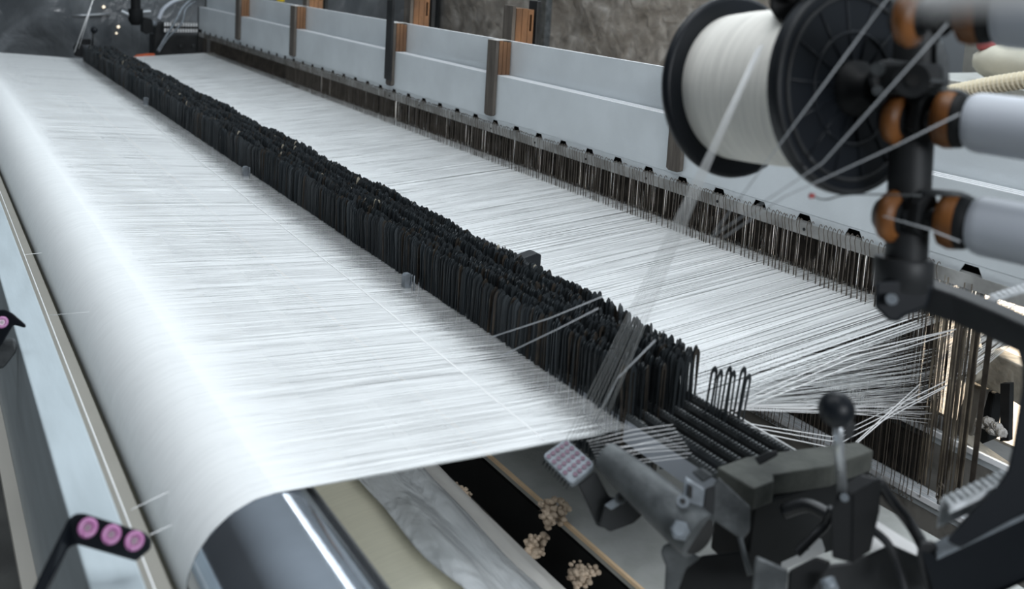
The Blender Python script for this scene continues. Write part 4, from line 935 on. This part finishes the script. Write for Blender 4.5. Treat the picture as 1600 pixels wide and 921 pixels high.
for pts, r, l in (([(1.616, 7.35, 0.2685), (1.647, 7.35, 0.3417), (1.717, 7.35, 0.4018), (1.81, 7.35, 0.439)], 0.016, 'thick pale hose arching at the far end of the loom'),
                  ([(1.858, 7.35, 0.4308), (1.776, 7.3, 0.3629), (1.718, 7.25, 0.2683), (1.66, 7.25, 0.1711), (1.588, 7.25, 0.0361)], 0.009, 'thin pale cable hanging over the far slotted duct'),
                  ([(1.882, 7.35, 0.412), (1.8, 7.3, 0.3539), (1.761, 7.25, 0.2499), (1.66, 7.25, 0.1327), (1.597, 7.25, 0.0265)], 0.007, 'thin dark cable beside the pale one over the far slotted duct')):
    g = MB(); g.tube(spline(pts, 6), r, 10); tag(g.build('far_cable', M['tubegrey'] if r > .01 else M['castlight']), l, 'cable')
g = MB(); g.prism([(1.407, 7.2, -0.0112), (1.438, 7.2, 0.0123), (1.514, 7.2, 0.0219), (1.559, 7.2, 0.022), (1.56, 7.2, -0.0161), (1.407, 7.2, -0.0159)], (0, 0.03, 0)); tag(g.build('red_guard', M['orangered']), 'small orange-red guard showing between the far drop wires and the warp', 'guard')
fl = thing('far_lever', (1.119, 7.1, 0.0949), 'small lever with black ball at the far end of the drop wires', 'lever')
g = MB(); g.ball((1.127, 7.1, 0.199), 0.024, 16); g.build('ball_knob', M['black'], fl)
g = MB(); g.tube([(1.122, 7.1, 0.1854), (1.115, 7.1, 0.0858)], 0.007, 8); g.build('lever_rod', M['iron'], fl)
g = MB(); g.prism([(1.039, 7.12, 0.1285), (1.109, 7.12, 0.1292), (1.109, 7.12, 0.093), (1.051, 7.12, 0.0925)], (0, 0.05, 0)); g.build('lever_base', M['blackmatt'], fl)
g = MB(); g.prism([(0.9963, 7.08, 0.0781), (1.021, 7.08, 0.1096), (1.054, 7.08, 0.0874), (1.054, 7.08, 0.0064), (1.005, 7.08, 0.0154)], (0, 0.06, 0)); tag(g.build('far_eyelet_pad', M['blackmatt'], bevel=0.004), 'small black block beside the far end of the drop wires', 'guide')
for i, (a, b) in enumerate((((1.094, 6.9, 0.4419), (0.9922, 7.05, 0.0453)), ((1.074, 6.9, 0.3673), (1.021, 7.05, 0.0722)))):
    thr([a, b], 0.0035 if i == 0 else 0.002, ['pale thread rising from the small black block at the far end', 'second finer thread rising from the far black block'][i], 'threads at the far end')
g = MB(); g.tube([(1.227, 8.87, 0.1787), (1.334, 8.87, 0.1868), (1.538, 8.87, 0.2031)], 0.012, 8); tag(g.build('far_pipe', M['sheathing']), 'pale pipe showing behind the far film wall area', 'pipe')
for k, p in enumerate(((1.488, 8.89, 0.2627), (1.611, 8.89, 0.0893), (1.595, 8.89, 0.0318))):  # glowing beads stand for reflections in the far film
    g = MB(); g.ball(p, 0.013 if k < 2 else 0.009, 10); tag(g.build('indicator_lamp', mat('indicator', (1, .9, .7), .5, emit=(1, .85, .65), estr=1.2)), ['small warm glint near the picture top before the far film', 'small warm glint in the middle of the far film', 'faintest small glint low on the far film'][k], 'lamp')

# ================================================================ BACK RIGHT
p = [Vector(q) for q in [(4.6, 2.863, 0.256), (4.6, 2.759, 0.2874), (4.6, 2.594, 0.3427), (4.6, 2.407, 0.3956), (4.6, 2.203, 0.4394)]]
hs = spline(p, 8); g = MB()
tot = []; 
n = 60
dense = []
for i in range(len(hs)-1):
    for j in range(4): dense.append(hs[i].lerp(hs[i+1], j/4))
vs = []; fs = []; m = 14
for k, q in enumerate(dense):
    t_ = (dense[min(k+1, len(dense)-1)]-dense[max(k-1, 0)]).normalized(); x_ = t_.cross(Vector((0, 0, 1))).normalized(); y_ = t_.cross(x_)
    r = 0.046 if (k % 4) < 2 else 0.035
    for i in range(m): vs.append(q+x_*r*math.cos(2*PI*i/m)+y_*r*math.sin(2*PI*i/m))
for k in range(len(dense)-1):
    for i in range(m): fs.append((k*m+i, k*m+(i+1) % m, (k+1)*m+(i+1) % m, (k+1)*m+i))
g.add(vs, fs, False); tag(g.build('corrugated_hose', M['hosew']), 'cream corrugated hose behind the middle feeder tube at the right edge', 'hose')
a = (4.75, 2.233, 0.3285); b = (4.75, 3.187, 0.1926)
g = MB(); g.box((4.72, a[1], a[2]-0.12), (5.9, b[1], a[2]+0.0)); t = thing('work_bench', (5.3, b[1], -1.0), 'grey bench behind the corrugated hose', 'bench'); g.build('bench_top', M['deck'], t, bevel=0.004)
for yy in (a[1]+0.05, b[1]-0.15):
    g = MB(); g.box((4.9, yy, -1.0), (5.0, yy+0.1, a[2]-0.12)); g.build('leg', M['cast'], t)
sk = (5, 2.761, 0.4121)
g = MB(); g.ball((sk[0], sk[1]-0.15, sk[2]+0.02), 0.20, 24, (1.0, 1.6, 0.62), 0.05); tag(g.build('cloth_sack', M['bagcloth']), 'crumpled cream sack lying behind the corrugated hose', 'sack')
g = MB(); g.ball((4.95, 2.849, 0.5217), 0.045, 16, (1, 1.2, 0.8), 0.15); tag(g.build('red_bundle', M['red']), 'small red bundle beside the cream sack', 'bundle')
g = MB(); g.tube([(2.6, 7.505, 0.4793), (2.6, 7.469, 0.4235)], 0.03, 10); tag(g.build('yellow_cap', M['yellow']), 'bit of yellow fitting at the top edge behind the far frames', 'fitting')
a = (4.4, 8.084, 0.2773); b = (4.4, 8.189, 0.2698)
g = MB(); g.box((4.4, a[1], -1.0), (4.43, b[1], 1.3)); tag(g.build('film_post', M['iron']), 'dark narrow post at the edge of the crumpled film wall', 'post')
a = (3.6, 5.117, 0.4725); b = (3.6, 5.222, 0.4649); c = (3.6, 5.418, 0.6108)
g = MB(); g.box((3.6, a[1], -1.0), (3.65, b[1], c[2]+0.04)); g.box((3.6, b[1], c[2]-0.0), (3.65, c[1], c[2]+0.04))
tag(g.build('grey_stanchion', M['cast'], bevel=0.003), 'dark grey steel stanchion behind the slotted orange block', 'post')
